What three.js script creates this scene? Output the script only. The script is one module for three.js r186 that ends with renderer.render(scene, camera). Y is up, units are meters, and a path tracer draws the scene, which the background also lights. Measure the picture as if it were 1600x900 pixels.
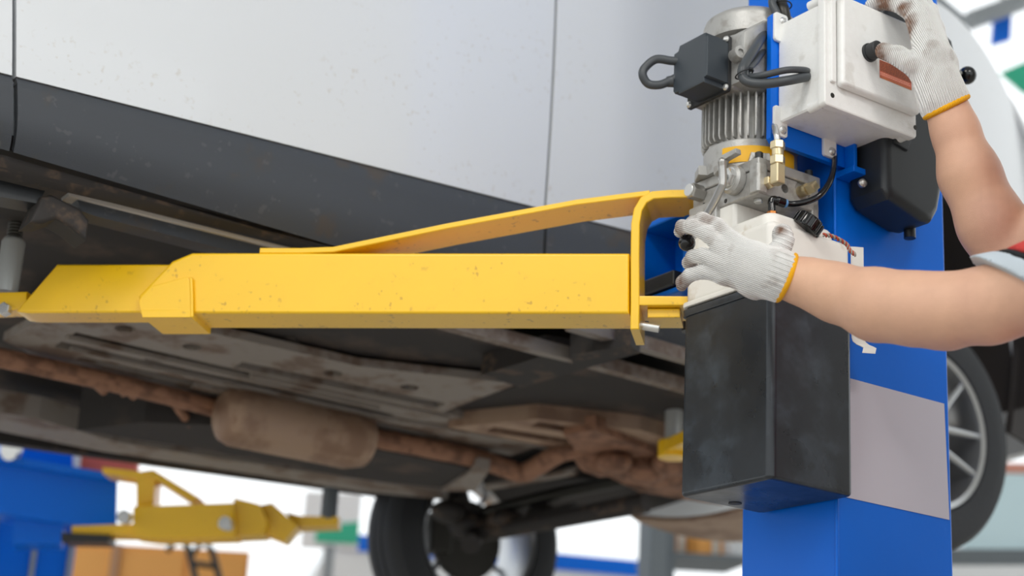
import * as THREE from 'three';
import { RoundedBoxGeometry } from 'three/addons/geometries/RoundedBoxGeometry.js';
import { RectAreaLightUniformsLib } from 'three/addons/lights/RectAreaLightUniformsLib.js';
import { Brush, Evaluator, SUBTRACTION } from 'three-bvh-csg';
import { mergeGeometries } from 'three/addons/utils/BufferGeometryUtils.js';

// ------------------------------------------------------------------ camera, sky, exposure
const scene = new THREE.Scene();
const camera = new THREE.PerspectiveCamera(19.144, 16 / 9, 0.05, 200);
camera.position.set(-2.114, 0.47, 2.111);
camera.up.set(-0.2209, 0.948, 0.2289);
camera.lookAt(-2.114 + 0.5275, 0.47 + 0.3140, 2.111 - 0.7893);
camera.focus = 2.95;
camera.userData.fStop = 2.3;
scene.add(camera);
scene.background = new THREE.Color(0.94, 0.98, 1.0);
scene.backgroundIntensity = 1.0;
const renderer = new THREE.WebGLRenderer();
renderer.toneMapping = THREE.LinearToneMapping;
renderer.toneMappingExposure = 1.5;
const ADDED_LAMP = 12;  // strength of the two added panels that brighten the lift
renderer.shadowMap.enabled = true;

// ------------------------------------------------------------------ helpers
const V = (a) => new THREE.Vector3(a[0], a[1], a[2]);
let seed = 7;
const rnd = () => { seed = (seed * 1664525 + 1013904223) >>> 0; return seed / 4294967296; };
const hash = (x, y, s) => { let h = (x * 374761393 + y * 668265263 + s * 1274126177) | 0; h = Math.imul(h ^ (h >>> 13), 1274126177); return ((h ^ (h >>> 16)) >>> 0) / 4294967296; };
function vnoise(x, y, per, s) {
  const xi = Math.floor(x), yi = Math.floor(y), fx = x - xi, fy = y - yi, u = fx * fx * (3 - 2 * fx), v = fy * fy * (3 - 2 * fy), w = (a) => ((a % per) + per) % per;
  const a = hash(w(xi), w(yi), s), b = hash(w(xi + 1), w(yi), s), c = hash(w(xi), w(yi + 1), s), d = hash(w(xi + 1), w(yi + 1), s);
  return (a + (b - a) * u) * (1 - v) + (c + (d - c) * u) * v;
}
function fbm(u, v, per, oct, s) { let t = 0, a = 0.5, n = 0; for (let i = 0; i < oct; i++) { t += a * vnoise(u * per, v * per, per, s + i); n += a; a *= 0.55; per *= 2; } return t / n; }
const sm = (a, b, x) => { const t = Math.min(1, Math.max(0, (x - a) / (b - a))); return t * t * (3 - 2 * t); };
const mixc = (a, b, t) => [a[0] + (b[0] - a[0]) * t, a[1] + (b[1] - a[1]) * t, a[2] + (b[2] - a[2]) * t];
function tex(n, size, fn, colour = true) {      // fn(u, v) gives sRGB 0..255 or one grey value; size = metres that one tile covers
  const d = new Uint8Array(n * n * 4);
  for (let j = 0; j < n; j++) for (let i = 0; i < n; i++) {
    let c = fn(i / n, j / n); if (!Array.isArray(c)) c = [c, c, c];
    const k = (j * n + i) * 4; d[k] = c[0]; d[k + 1] = c[1]; d[k + 2] = c[2]; d[k + 3] = 255;
  }
  const t = new THREE.DataTexture(d, n, n); t.wrapS = t.wrapT = THREE.RepeatWrapping; t.magFilter = THREE.LinearFilter; t.minFilter = THREE.LinearMipmapLinearFilter;
  t.repeat.set(1 / size, 1 / size); if (colour) t.colorSpace = THREE.SRGBColorSpace; t.needsUpdate = true; return t;
}
function mat(color, roughness, metalness = 0, o = {}) { return new THREE.MeshPhysicalMaterial({ color, roughness, metalness, ...o }); }
const base = new Map();
const counts = {};
function numbered(n) { const k = counts[n] = (counts[n] ?? -1) + 1; return k ? n + '_' + String(k).padStart(3, '0') : n; }
function tag(o, label, category, group, kind) { o.userData.label = label; if (category) o.userData.category = category; if (group) o.userData.group = group; if (kind) o.userData.kind = kind; return o; }
function thing(name, label, category, at = [0, 0, 0], group, kind) {
  const g = new THREE.Group(); g.name = numbered(name); g.position.set(...at); scene.add(g); base.set(g, at); return tag(g, label, category, group, kind);
}
function boxUV(g) {                              // uv in metres from the side each face mostly looks to
  g = g.index ? g.toNonIndexed() : g; const p = g.attributes.position, uv = new Float32Array(p.count * 2), a = new THREE.Vector3(), b = new THREE.Vector3(), c = new THREE.Vector3();
  for (let i = 0; i < p.count; i += 3) {
    a.fromBufferAttribute(p, i); b.fromBufferAttribute(p, i + 1); c.fromBufferAttribute(p, i + 2);
    const n = b.clone().sub(a).cross(c.clone().sub(a)), x = Math.abs(n.x), y = Math.abs(n.y), z = Math.abs(n.z);
    [a, b, c].forEach((q, k) => { const [u, v] = x >= y && x >= z ? [q.z, q.y] : y >= z ? [q.x, q.z] : [q.x, q.y]; uv[(i + k) * 2] = u; uv[(i + k) * 2 + 1] = v; });
  }
  g.setAttribute('uv', new THREE.BufferAttribute(uv, 2)); return g;
}
function part(name, geo, m, parent, label) {     // geometry in the place's own metres; moved to the thing's base here
  if (Array.isArray(geo)) geo = mergeGeometries(geo.map((g) => { g = g.index ? g.toNonIndexed() : g; for (const k of Object.keys(g.attributes)) if (!['position', 'normal', 'uv'].includes(k)) g.deleteAttribute(k); return g; }));
  if ((m.map || m.bumpMap || m.roughnessMap) && !geo.userData.uv) geo = boxUV(geo);
  const b = base.get(parent) ?? [0, 0, 0]; if (b[0] || b[1] || b[2]) geo.translate(-b[0], -b[1], -b[2]);
  const o = new THREE.Mesh(geo, m); o.name = name; o.castShadow = o.receiveShadow = true; parent.add(o); base.set(o, b);
  if (label) o.userData.label = label; return o;
}
function single(name, geo, m, label, category, group, kind) { const o = part(numbered(name), geo, m, scene); return tag(o, label, category, group, kind); }
function box(x0, x1, y0, y1, z0, z1, r = 0.003) {
  const w = x1 - x0, h = y1 - y0, d = z1 - z0, g = r > 0 ? new RoundedBoxGeometry(w, h, d, 2, Math.min(r, w / 2.01, h / 2.01, d / 2.01)) : new THREE.BoxGeometry(w, h, d);
  return g.translate((x0 + x1) / 2, (y0 + y1) / 2, (z0 + z1) / 2);
}
function orient(g, p, dir) { const q = new THREE.Quaternion().setFromUnitVectors(new THREE.Vector3(0, 1, 0), dir.clone().normalize()); return g.applyQuaternion(q).translate(p.x, p.y, p.z); }
function cyl(p, q, r1, r2 = r1, seg = 24, bev = 0) {
  p = V(p); q = V(q); const d = q.clone().sub(p), L = d.length(), b = Math.min(bev, L / 2.1, r1 / 2, r2 / 2);
  const pr = b > 0 ? [[0, 0], [r1 - b, 0], [r1, b], [r2, L - b], [r2 - b, L], [0, L]] : [[0, 0], [r1, 0], [r2, L], [0, L]];
  const pts = []; pr.forEach((a, i) => { pts.push(new THREE.Vector2(a[0], a[1])); });
  let g = new THREE.LatheGeometry(pts, seg).toNonIndexed(); g = crease(g, 0.7); return orient(g, p, d);
}
function crease(g, ang) {                        // smooth only across soft edges
  g = g.index ? g.toNonIndexed() : g; g.deleteAttribute('normal'); const p = g.attributes.position, n = p.count, map = new Map(), fn = [], a = new THREE.Vector3(), b = new THREE.Vector3(), c = new THREE.Vector3();
  const key = (i) => Math.round(p.getX(i) * 2e5) + ',' + Math.round(p.getY(i) * 2e5) + ',' + Math.round(p.getZ(i) * 2e5);
  for (let i = 0; i < n; i += 3) { a.fromBufferAttribute(p, i); b.fromBufferAttribute(p, i + 1); c.fromBufferAttribute(p, i + 2); const f = b.clone().sub(a).cross(c.clone().sub(a)); fn.push(f); for (let k = 0; k < 3; k++) { const h = key(i + k); if (!map.has(h)) map.set(h, []); map.get(h).push(f); } }
  const out = new Float32Array(n * 3), cs = Math.cos(ang);
  for (let i = 0; i < n; i++) { const f = fn[(i / 3) | 0], u = f.clone().normalize(), s = new THREE.Vector3(); for (const g2 of map.get(key(i))) if (g2.clone().normalize().dot(u) > cs) s.add(g2); s.normalize(); out.set([s.x, s.y, s.z], i * 3); }
  g.setAttribute('normal', new THREE.BufferAttribute(out, 3)); return g;
}
const hex = (p, q, r, seg = 6) => crease(cyl(p, q, r, r, seg, r * 0.12), 0.3);
function lathe(p, dir, prof, seg = 32, cr = 0.6) { return orient(crease(new THREE.LatheGeometry(prof.map((a) => new THREE.Vector2(a[0], a[1])), seg), cr), V(p), V(dir)); }
function tube(pts, r, n = 40, rad = 12, tension = 0.5) {
  const c = new THREE.CatmullRomCurve3(pts.map(V), false, 'catmullrom', tension), g = new THREE.TubeGeometry(c, n, r, rad, false).toNonIndexed(), e = [];
  for (const t of [0, 1]) { const p = c.getPoint(t); e.push(new THREE.SphereGeometry(r, 10, 6).translate(p.x, p.y, p.z).toNonIndexed()); }
  return mergeGeometries([g, ...e]);
}
const ball = (p, r, s = 24) => new THREE.SphereGeometry(r, s, s / 2).translate(p[0], p[1], p[2]);
function prism(pts, off, cr = 0.35, cuts = []) {            // solid between a flat polygon of 3D points and its copy moved by off
  const P = pts.map(V), o = V(off), n = new THREE.Vector3(); P.forEach((p, i) => { const q = P[(i + 1) % P.length]; n.x += (p.y - q.y) * (p.z + q.z); n.y += (p.z - q.z) * (p.x + q.x); n.z += (p.x - q.x) * (p.y + q.y); });
  if (n.dot(o) > 0) P.reverse();
  const ab = Math.abs(n.y) >= Math.abs(n.x) && Math.abs(n.y) >= Math.abs(n.z) ? ['x', 'z'] : Math.abs(n.x) >= Math.abs(n.z) ? ['z', 'y'] : ['x', 'y'];
  const tri = THREE.ShapeUtils.triangulateShape(P.map((p) => new THREE.Vector2(p[ab[0]], p[ab[1]])), cuts.map((c) => c.map((p) => { const w = V(p); return new THREE.Vector2(w[ab[0]], w[ab[1]]); }))), v = [], rim = P.length; for (const c of cuts) P.push(...c.map(V));
  const Q = P.map((p) => p.clone().add(o));
  const put = (...a) => a.forEach((p) => v.push(p.x, p.y, p.z)); const out = n.clone(); if (n.dot(o) > 0) out.negate();
  for (const [a, b, c] of tri) { const f = P[b].clone().sub(P[a]).cross(P[c].clone().sub(P[a])).dot(out) > 0; f ? put(P[a], P[b], P[c]) : put(P[a], P[c], P[b]); f ? put(Q[a], Q[c], Q[b]) : put(Q[a], Q[b], Q[c]); }
  for (let i = 0; i < rim; i++) { const j = (i + 1) % rim; put(P[i], Q[i], Q[j], P[i], Q[j], P[j]); }
  let k0 = rim; for (const c of cuts) { for (let i = 0; i < c.length; i++) { const a = k0 + i, b = k0 + (i + 1) % c.length; put(P[a], Q[b], Q[a], P[a], P[b], Q[b]); } k0 += c.length; }
  const g = new THREE.BufferGeometry(); g.setAttribute('position', new THREE.BufferAttribute(new Float32Array(v), 3)); g.setAttribute('uv', new THREE.BufferAttribute(new Float32Array(v.length / 3 * 2), 2)); return crease(g, cr);
}
function extr(pts, d, bev = 0.002, seg = 2) {    // outline in x/y, thickness d along +z, rounded edges kept inside
  const s = new THREE.Shape(pts.map((p) => new THREE.Vector2(p[0], p[1])));
  const g = new THREE.ExtrudeGeometry(s, { depth: Math.max(1e-4, d - 2 * bev), bevelEnabled: bev > 0, bevelThickness: bev, bevelSize: bev, bevelOffset: -bev, bevelSegments: seg, curveSegments: 8 }); return crease(g.translate(0, 0, bev), 0.6);
}
function roundRect(x0, x1, y0, y1, r, n = 6) { const o = []; for (const [cx, cy, a0] of [[x1 - r, y0 + r, -1], [x1 - r, y1 - r, 0], [x0 + r, y1 - r, 1], [x0 + r, y0 + r, 2]]) for (let i = 0; i <= n; i++) { const a = (a0 + i / n) * Math.PI / 2; o.push([cx + r * Math.cos(a), cy + r * Math.sin(a)]); } return o; }
function rprism(x0, x1, z0, z1, y0, y1, rc, bev = 0.004, seg = 3) { // upright block with rounded upright corners
  return extr(roundRect(x0, x1, -z1, -z0, rc), y1 - y0, bev, seg).rotateX(-Math.PI / 2).translate(0, y0, 0);
}
function sheet(nu, nv, f, t) {                   // closed shell of thickness t behind the surface f(u, v)
  const v = [], at = (i, j) => V(f(i / nu, j / nv)), A = [], B = [];
  for (let i = 0; i <= nu; i++) { A.push([]); B.push([]); for (let j = 0; j <= nv; j++) { const u = i / nu, w = j / nv, e = 1e-3, p = at(i, j), du = V(f(Math.min(1, u + e), w)).sub(V(f(Math.max(0, u - e), w))), dv = V(f(u, Math.min(1, w + e))).sub(V(f(u, Math.max(0, w - e)))), n = du.cross(dv).normalize(); A[i].push(p); B[i].push(p.clone().addScaledVector(n, -t)); } }
  const put = (...a) => a.forEach((p) => v.push(p.x, p.y, p.z)), q4 = (a, b, c, d) => put(a, b, c, a, c, d);
  for (let i = 0; i < nu; i++) for (let j = 0; j < nv; j++) { q4(A[i][j], A[i + 1][j], A[i + 1][j + 1], A[i][j + 1]); q4(B[i][j], B[i][j + 1], B[i + 1][j + 1], B[i + 1][j]); }
  for (let i = 0; i < nu; i++) { q4(A[i][0], B[i][0], B[i + 1][0], A[i + 1][0]); q4(A[i][nv], A[i + 1][nv], B[i + 1][nv], B[i][nv]); }
  for (let j = 0; j < nv; j++) { q4(A[0][j], A[0][j + 1], B[0][j + 1], B[0][j]); q4(A[nu][j], B[nu][j], B[nu][j + 1], A[nu][j + 1]); }
  const g = new THREE.BufferGeometry(); g.setAttribute('position', new THREE.BufferAttribute(new Float32Array(v), 3)); g.setAttribute('uv', new THREE.BufferAttribute(new Float32Array(v.length / 3 * 2), 2)); return crease(g, 0.7);
}
function strap(path, th, z0, z1, cr = 0.5) {     // flat bar bent along a path in x/y, from z0 to z1
  const L = [], R = []; path.forEach((p, i) => { const a = path[Math.max(0, i - 1)], b = path[Math.min(path.length - 1, i + 1)], dx = b[0] - a[0], dy = b[1] - a[1], l = Math.hypot(dx, dy), nx = -dy / l * th / 2, ny = dx / l * th / 2; L.push([p[0] + nx, p[1] + ny]); R.push([p[0] - nx, p[1] - ny]); });
  return crease(extr([...L, ...R.reverse()], z1 - z0, 0.0015, 1).translate(0, 0, z0), cr);
}
function bore(geo, holes) {                      // drill round blind holes: [point on the face, outward direction, radius, depth]
  const ev = new Evaluator(); ev.attributes = ['position', 'normal', 'uv']; ev.useGroups = false; let b = new Brush(geo.index ? geo : geo); b.updateMatrixWorld();
  for (const [p, d, r, h] of holes) { const n = V(d).normalize(), a = V(p).addScaledVector(n, -h), c = new Brush(orient(new THREE.CylinderGeometry(r, r, h + 0.01, 24).translate(0, (h + 0.01) / 2, 0), a, n)); c.updateMatrixWorld(); b = ev.evaluate(b, c, SUBTRACTION); b.updateMatrixWorld(); }
  const g = b.geometry; for (const k of Object.keys(g.attributes)) if (!['position', 'normal', 'uv'].includes(k)) g.deleteAttribute(k); g.clearGroups(); return g;
}
const add = (a, b) => [a[0] + b[0], a[1] + b[1], a[2] + b[2]];

// ------------------------------------------------------------------ materials
const yellowMap = tex(512, 0.6, (u, v) => { const n = fbm(u, v, 6, 5, 3), k = sm(0.7, 0.78, fbm(u, v, 60, 3, 9)) * 0.4 * sm(0.5, 0.66, n); return mixc([250, 198, 0], [150, 104, 20], k + 0.06 * n); });
const M = {
  blue: mat(0x0068d8, 0.36, 0, { specularIntensity: 0.35, clearcoat: 0.1, clearcoatRoughness: 0.15, bumpMap: tex(256, 0.25, (u, v) => 255 * fbm(u, v, 8, 3, 31), false), bumpScale: 0.0004 }),
  yellow: mat(0xffffff, 0.36, 0, { map: yellowMap, clearcoat: 0.6, clearcoatRoughness: 0.3 }),
  yellowBand: mat(0xf0b414, 0.45),
  whiteCase: mat(0xffffff, 0.42, 0, { map: tex(512, 0.3, (u, v) => mixc([236, 236, 234], [196, 192, 184], 0.35 * sm(0.62, 0.8, fbm(u, v, 8, 5, 41)) + 0.12 * fbm(u, v, 32, 2, 5))), bumpMap: tex(256, 0.05, (u, v) => 255 * fbm(u, v, 32, 2, 8), false), bumpScale: 0.0002 }),
  tankWhite: mat(0xffffff, 0.38, 0, { map: tex(512, 0.35, (u, v) => mixc([236, 233, 226], [190, 174, 154], 0.55 * sm(0.58, 0.75, fbm(u, v, 6, 5, 51)))), transmission: 0 }),
  tankBlack: mat(0xffffff, 0.33, 0, { map: tex(512, 0.4, (u, v) => { const a = fbm(u, v, 5, 5, 61), b = fbm(u * 1 + 0.1 * a, v, 12, 4, 71); return mixc([30, 35, 41], [72, 82, 92], 0.6 * sm(0.5, 0.72, a) * b * 1.3 + 0.1 * fbm(u, v, 64, 2, 3)); }), roughnessMap: tex(256, 0.4, (u, v) => 120 + 135 * fbm(u, v, 6, 5, 61), false), roughness: 0.42 }),
  blackGloss: mat(0x0d0e10, 0.14),
  blackPlastic: mat(0x1d2023, 0.4, 0, { bumpMap: tex(256, 0.04, (u, v) => 255 * fbm(u, v, 32, 2, 18), false), bumpScale: 0.0002 }),
  greyPlastic: mat(0x1f2327, 0.42),
  rubber: mat(0x2a2b2d, 0.6),
  cable: mat(0x3f4347, 0.42), termGrey: mat(0x363d44, 0.42), padSteel: mat(0xc0c3c2, 0.3, 0.35),
  cast: mat(0xffffff, 0.42, 0.5, { map: tex(512, 0.15, (u, v) => mixc([178, 177, 174], [120, 112, 104], 0.35 * sm(0.5, 0.8, fbm(u, v, 8, 5, 81)))), bumpMap: tex(256, 0.03, (u, v) => 255 * fbm(u, v, 24, 3, 28), false), bumpScale: 0.0004 }),
  zinc: mat(0xd4d4d2, 0.25, 0.75),
  steel: mat(0xb4b2ae, 0.33, 0.85),
  brass: mat(0xdccca6, 0.28, 0.85),
  copper: mat(0xb0703c, 0.3, 0.9),
  darkMetal: mat(0x3a3936, 0.4, 0.7),
  labelGrey: mat(0xc2bfca, 0.65),
  paper: mat(0xdcdad4, 0.8),
  carWhite: mat(0xffffff, 0.3, 0, { map: tex(512, 0.9, (u, v) => mixc([213, 216, 219], [172, 158, 140], 0.28 * sm(0.7, 0.85, fbm(u, v, 90, 3, 91)) * sm(0.45, 0.75, fbm(u, v, 5, 3, 4)))), clearcoat: 0.6, clearcoatRoughness: 0.08 }),
  cladding: mat(0xffffff, 0.5, 0, { map: tex(1024, 0.7, (u, v) => { const k = sm(0.55, 0.72, fbm(u, v, 8, 5, 101)), s = sm(0.72, 0.78, fbm(u * 1, v * 1, 40, 3, 7)); return mixc(mixc([56, 60, 66], [72, 62, 54], 0.7 * k), [104, 102, 100], 0.3 * s); }), bumpMap: tex(256, 0.02, (u, v) => 255 * fbm(u, v, 32, 2, 38), false), bumpScale: 0.0003 }),
  sill: mat(0xffffff, 0.7, 0, { map: tex(512, 0.4, (u, v) => mixc([38, 34, 32], [92, 72, 56], 0.7 * sm(0.5, 0.72, fbm(u, v, 10, 5, 111)))) }),
  underbody: mat(0xffffff, 0.8, 0, { map: tex(512, 0.8, (u, v) => mixc([44, 40, 38], [84, 70, 60], 0.8 * sm(0.45, 0.75, fbm(u, v, 7, 5, 121)))) }),
  shield: mat(0xffffff, 0.6, 0.25, { map: tex(512, 0.5, (u, v) => mixc([142, 134, 126], [104, 84, 70], 0.8 * sm(0.45, 0.7, fbm(u, v, 7, 5, 131)))) }),
  shieldDark: mat(0x2c2725, 0.8),
  rust: mat(0xffffff, 0.7, 0.2, { map: tex(512, 0.3, (u, v) => mixc([150, 110, 86], [110, 78, 60], sm(0.35, 0.75, fbm(u, v, 9, 5, 141)))) }),
  muffler: mat(0xffffff, 0.55, 0.4, { map: tex(512, 0.4, (u, v) => mixc([168, 142, 120], [140, 112, 92], sm(0.4, 0.7, fbm(u, v, 6, 5, 151)))) }),
  tyre: mat(0x2b2d30, 0.75, 0, { bumpMap: tex(256, 0.08, (u, v) => 255 * fbm(u, v, 16, 3, 48), false), bumpScale: 0.0008 }),
  alloy: mat(0xb9bbbd, 0.28, 0.85),
  floor: mat(0xffffff, 0.5, 0, { map: tex(512, 3, (u, v) => mixc([212, 207, 198], [176, 170, 160], fbm(u, v, 8, 6, 161))) }),
  concrete: mat(0xb9b5ad, 0.8),
  roof: mat(0xd5d8da, 0.6, 0),
  beam: mat(0x8c9296, 0.5, 0.2),
  glass: mat(0x3e4a50, 0.05, 0, { clearcoat: 1 }),
  paleGlass: mat(0xbfd6dc, 0.08, 0, { clearcoat: 1 }),
  orange: mat(0xf0aa56, 0.6), green: mat(0x2fae8a, 0.6), white: mat(0xe4e6e8, 0.6), grey: mat(0x6a7278, 0.6), red: mat(0xc8402e, 0.6), tan: mat(0xb98c68, 0.8),
};

// ------------------------------------------------------------------ the place: floor, roof, posts, one added wall
const struct = (name, geo, m, label) => { const o = part(name, geo, m, scene); tag(o, label, null, null, 'structure'); return o; };
struct('floor', box(-14, 14, -0.2, 0, -16, 9, 0), M.floor, 'grey concrete workshop floor');
struct('ceiling', box(-10, 5, 6, 6.15, -5.5, 9, 0), M.roof, 'pale sheet metal workshop roof');
struct('added_wall', box(1.5, 9, 0, 6, 5, 5.2, 0), M.concrete, 'plain pale wall added out of view to dim the side away from the lift');  // unseen wall, added to cut sky light on the post's right face
// two light panels added out of view to brighten the front of the lift
RectAreaLightUniformsLib.init();
for (const [i, p] of [[-3.6, 4.6, 1.6], [-1.2, 4.6, 4.2]].entries()) {
  const aim = new THREE.Vector3(-0.2, 1.6, -0.5), t = thing('added_light_panel', i ? 'added unseen light panel under the roof nearer the wall' : 'added unseen light panel under the roof over the open side', 'added_lamp', p);
  t.lookAt(aim); base.set(t, [0, 0, 0]);
  part('housing', new RoundedBoxGeometry(1.26, 0.86, 0.06, 2, 0.01).translate(0, 0, -0.035), M.beam, t); part('hanger', new THREE.CylinderGeometry(0.02, 0.02, 1.2, 12).rotateX(0.7).translate(0, 0.45, -0.45), M.beam, t);
  part('diffuser', new THREE.BoxGeometry(1.2, 0.8, 0.01), new THREE.MeshStandardMaterial({ color: 0xffffff, emissive: 0xffffff, emissiveIntensity: 2, roughness: 0.6 }), t);
  const l = new THREE.RectAreaLight(0xfffaf2, ADDED_LAMP, 1.2, 0.8); l.position.set(0, 0, 0.02); l.rotation.y = Math.PI; t.add(l);
}

// ------------------------------------------------------------------ lift column with its grey notice panel
{
  const t = thing('lift_column', 'tall blue steel lift post carrying the pump, control box and grey panel', 'lift post', [0.148, 0, -0.122], null, 'thing');
  part('post', rprism(0, 0.297, -0.245, 0, 0.02, 3.6, 0.007, 0.004), M.blue, t);
  part('base_plate', box(-0.15, 0.45, 0, 0.02, -0.4, 0.15), M.blue, t);
  for (const [x, z] of [[-0.1, -0.35], [0.4, -0.35], [-0.1, 0.1], [0.4, 0.1]]) part('anchor_bolt', [hex([x, 0.02, z], [x, 0.035, z], 0.016), cyl([x, 0.035, z], [x, 0.06, z], 0.009)], M.zinc, t);
  part('notice_panel', extr([[0.02, 1.0925], [0.287, 1.0925], [0.281, 1.311], [0.02, 1.311]], 0.0012, 0.0003).translate(0, 0, 0.0002), M.labelGrey, t, 'blank grey rectangular panel');
  part('weld_seam', cyl([0.0005, 0.05, 0.0005], [0.0005, 3.5, 0.0005], 0.0035, 0.0035, 10), M.blue, t);
}
// ------------------------------------------------------------------ blue bracket that holds the control box
{
  const t = thing('mounting_bracket', 'folded blue steel bracket plate behind the white control box', 'bracket', [-0.07, 1.7, 0.007]);
  part('plate', extr([[-0.172, 1.716], [-0.165, 1.709], [0.03, 1.709], [0.03, 1.968], [-0.165, 1.968], [-0.172, 1.96]], 0.012, 0.001).translate(0, 0, 0.0015), M.blue, t);
  part('lower_lip', box(0.0, 0.07, 1.688, 1.7, 0.0015, 0.05, 0.002), M.blue, t);
  part('lip_web', box(0.012, 0.02, 1.7, 1.76, 0.0135, 0.04, 0.002), M.blue, t);
}
// ------------------------------------------------------------------ control box
{
  const t = thing('control_box', 'white plastic electrical control box with black push button', 'control box', [-0.04, 1.745, 0.02]);
  const body = [[-0.152, 1.775], [-0.13, 1.749], [0.05, 1.749], [0.069, 1.775], [0.069, 1.945], [-0.152, 1.945]];
  part('body', extr([[-0.155, 1.752], [-0.152, 1.749], [0.066, 1.749], [0.069, 1.752], [0.069, 1.945], [-0.155, 1.945]], 0.1025, 0.003).translate(0, 0, 0.0145), M.whiteCase, t); part('lid_seal', box(-0.15, 0.064, 1.756, 1.94, 0.11, 0.122, 0.002), M.rubber, t);
  const lid = part('lid', extr(roundRect(-0.159, 0.073, 1.744, 1.966, 0.008), 0.0175, 0.003).translate(0, 0, 0.119), M.whiteCase, t);
  part('raised_panel', extr(roundRect(-0.131, 0.067, 1.785, 1.962, 0.008), 0.019, 0.006, 3).translate(0, 0, 0.1345), M.whiteCase, lid);
  part('lid_rib', extr(roundRect(-0.147, -0.135, 1.79, 1.96, 0.003), 0.008, 0.002).translate(0, 0, 0.1345), M.whiteCase, lid);
  for (const [x, y] of [[-0.148, 1.754], [0.062, 1.754], [-0.148, 1.956], [0.062, 1.956]]) {
    part('corner_boss', cyl([x, y, 0.09], [x, y, 0.119], 0.0095, 0.0095, 16), M.whiteCase, t);
    part('lid_screw', cyl([x + 0.008, y + 0.012, 0.134], [x + 0.008, y + 0.012, 0.1375], 0.0048, 0.0048, 16, 0.0006), M.darkMetal, lid);
  }
  const b = [-0.066,1.866,0.153];
  part('button_collar', cyl(add(b, [0, 0, -0.001]), add(b, [0, 0, 0.006]), 0.0175, 0.0175, 32, 0.001), M.blackPlastic, t, 'black collar of the push button');
  part('push_button', cyl(add(b, [0, 0, 0.004]), add(b, [0, 0, 0.026]), 0.0155, 0.0155, 32, 0.002), M.rubber, t, 'black round push button');
  // orange sticker with small print
  const cv = document.createElement('canvas'); cv.width = 512; cv.height = 256; const c = cv.getContext('2d');
  c.fillStyle = '#b4562a'; c.fillRect(0, 0, 512, 256); c.fillStyle = '#5a2a18';
  for (let i = 0; i < 7; i++) for (let x = 10; x < 490;) { const w = 14 + 40 * rnd(); c.fillRect(x, 14 + i * 20, Math.min(w, 500 - x), 9); x += w + 8; }
  c.fillStyle = '#e0705a'; c.fillRect(0, 160, 512, 60); c.fillStyle = '#f0b090'; for (let i = 0; i < 2; i++) for (let x = 14; x < 480;) { const w = 10 + 26 * rnd(); c.fillRect(x, 170 + i * 24, w, 12); x += w + 7; }
  c.fillStyle = '#c86a3a'; c.fillRect(0, 222, 512, 34);
  const ct = new THREE.CanvasTexture(cv); ct.colorSpace = THREE.SRGBColorSpace;
  const sg = new THREE.PlaneGeometry(0.082, 0.036); sg.userData.uv = true; const s0 = [-0.039,1.862,0.154];
  part('sticker', sg.translate(s0[0] + 0.041, s0[1] - 0.018, 0.15385), mat(0xffffff, 0.5, 0, { map: ct }), t, 'orange warning sticker with small print');
  for (const [x, y0, y1, by] of [[-0.153, 1.722, 1.78, 1.735], [-0.03, 1.716, 1.76, 1.728], [-0.153, 1.91, 1.968, 1.953], [0.01, 1.91, 1.968, 1.953]]) {
    const m = part('mounting_tab', extr(roundRect(x - 0.016, x + 0.016, y0, y1, 0.006), 0.007, 0.0015).translate(0, 0, 0.0137), M.whiteCase, t);
    part('bolt', lathe([x + 0.004, by, 0.0205], [0, 0, 1], [[0.0085, 0], [0.0085, 0.001], [0.0065, 0.003], [0.0055, 0.005], [0.002, 0.006], [0, 0.006]], 18), M.zinc, m, 'domed zinc bolt');
  }
}
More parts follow.
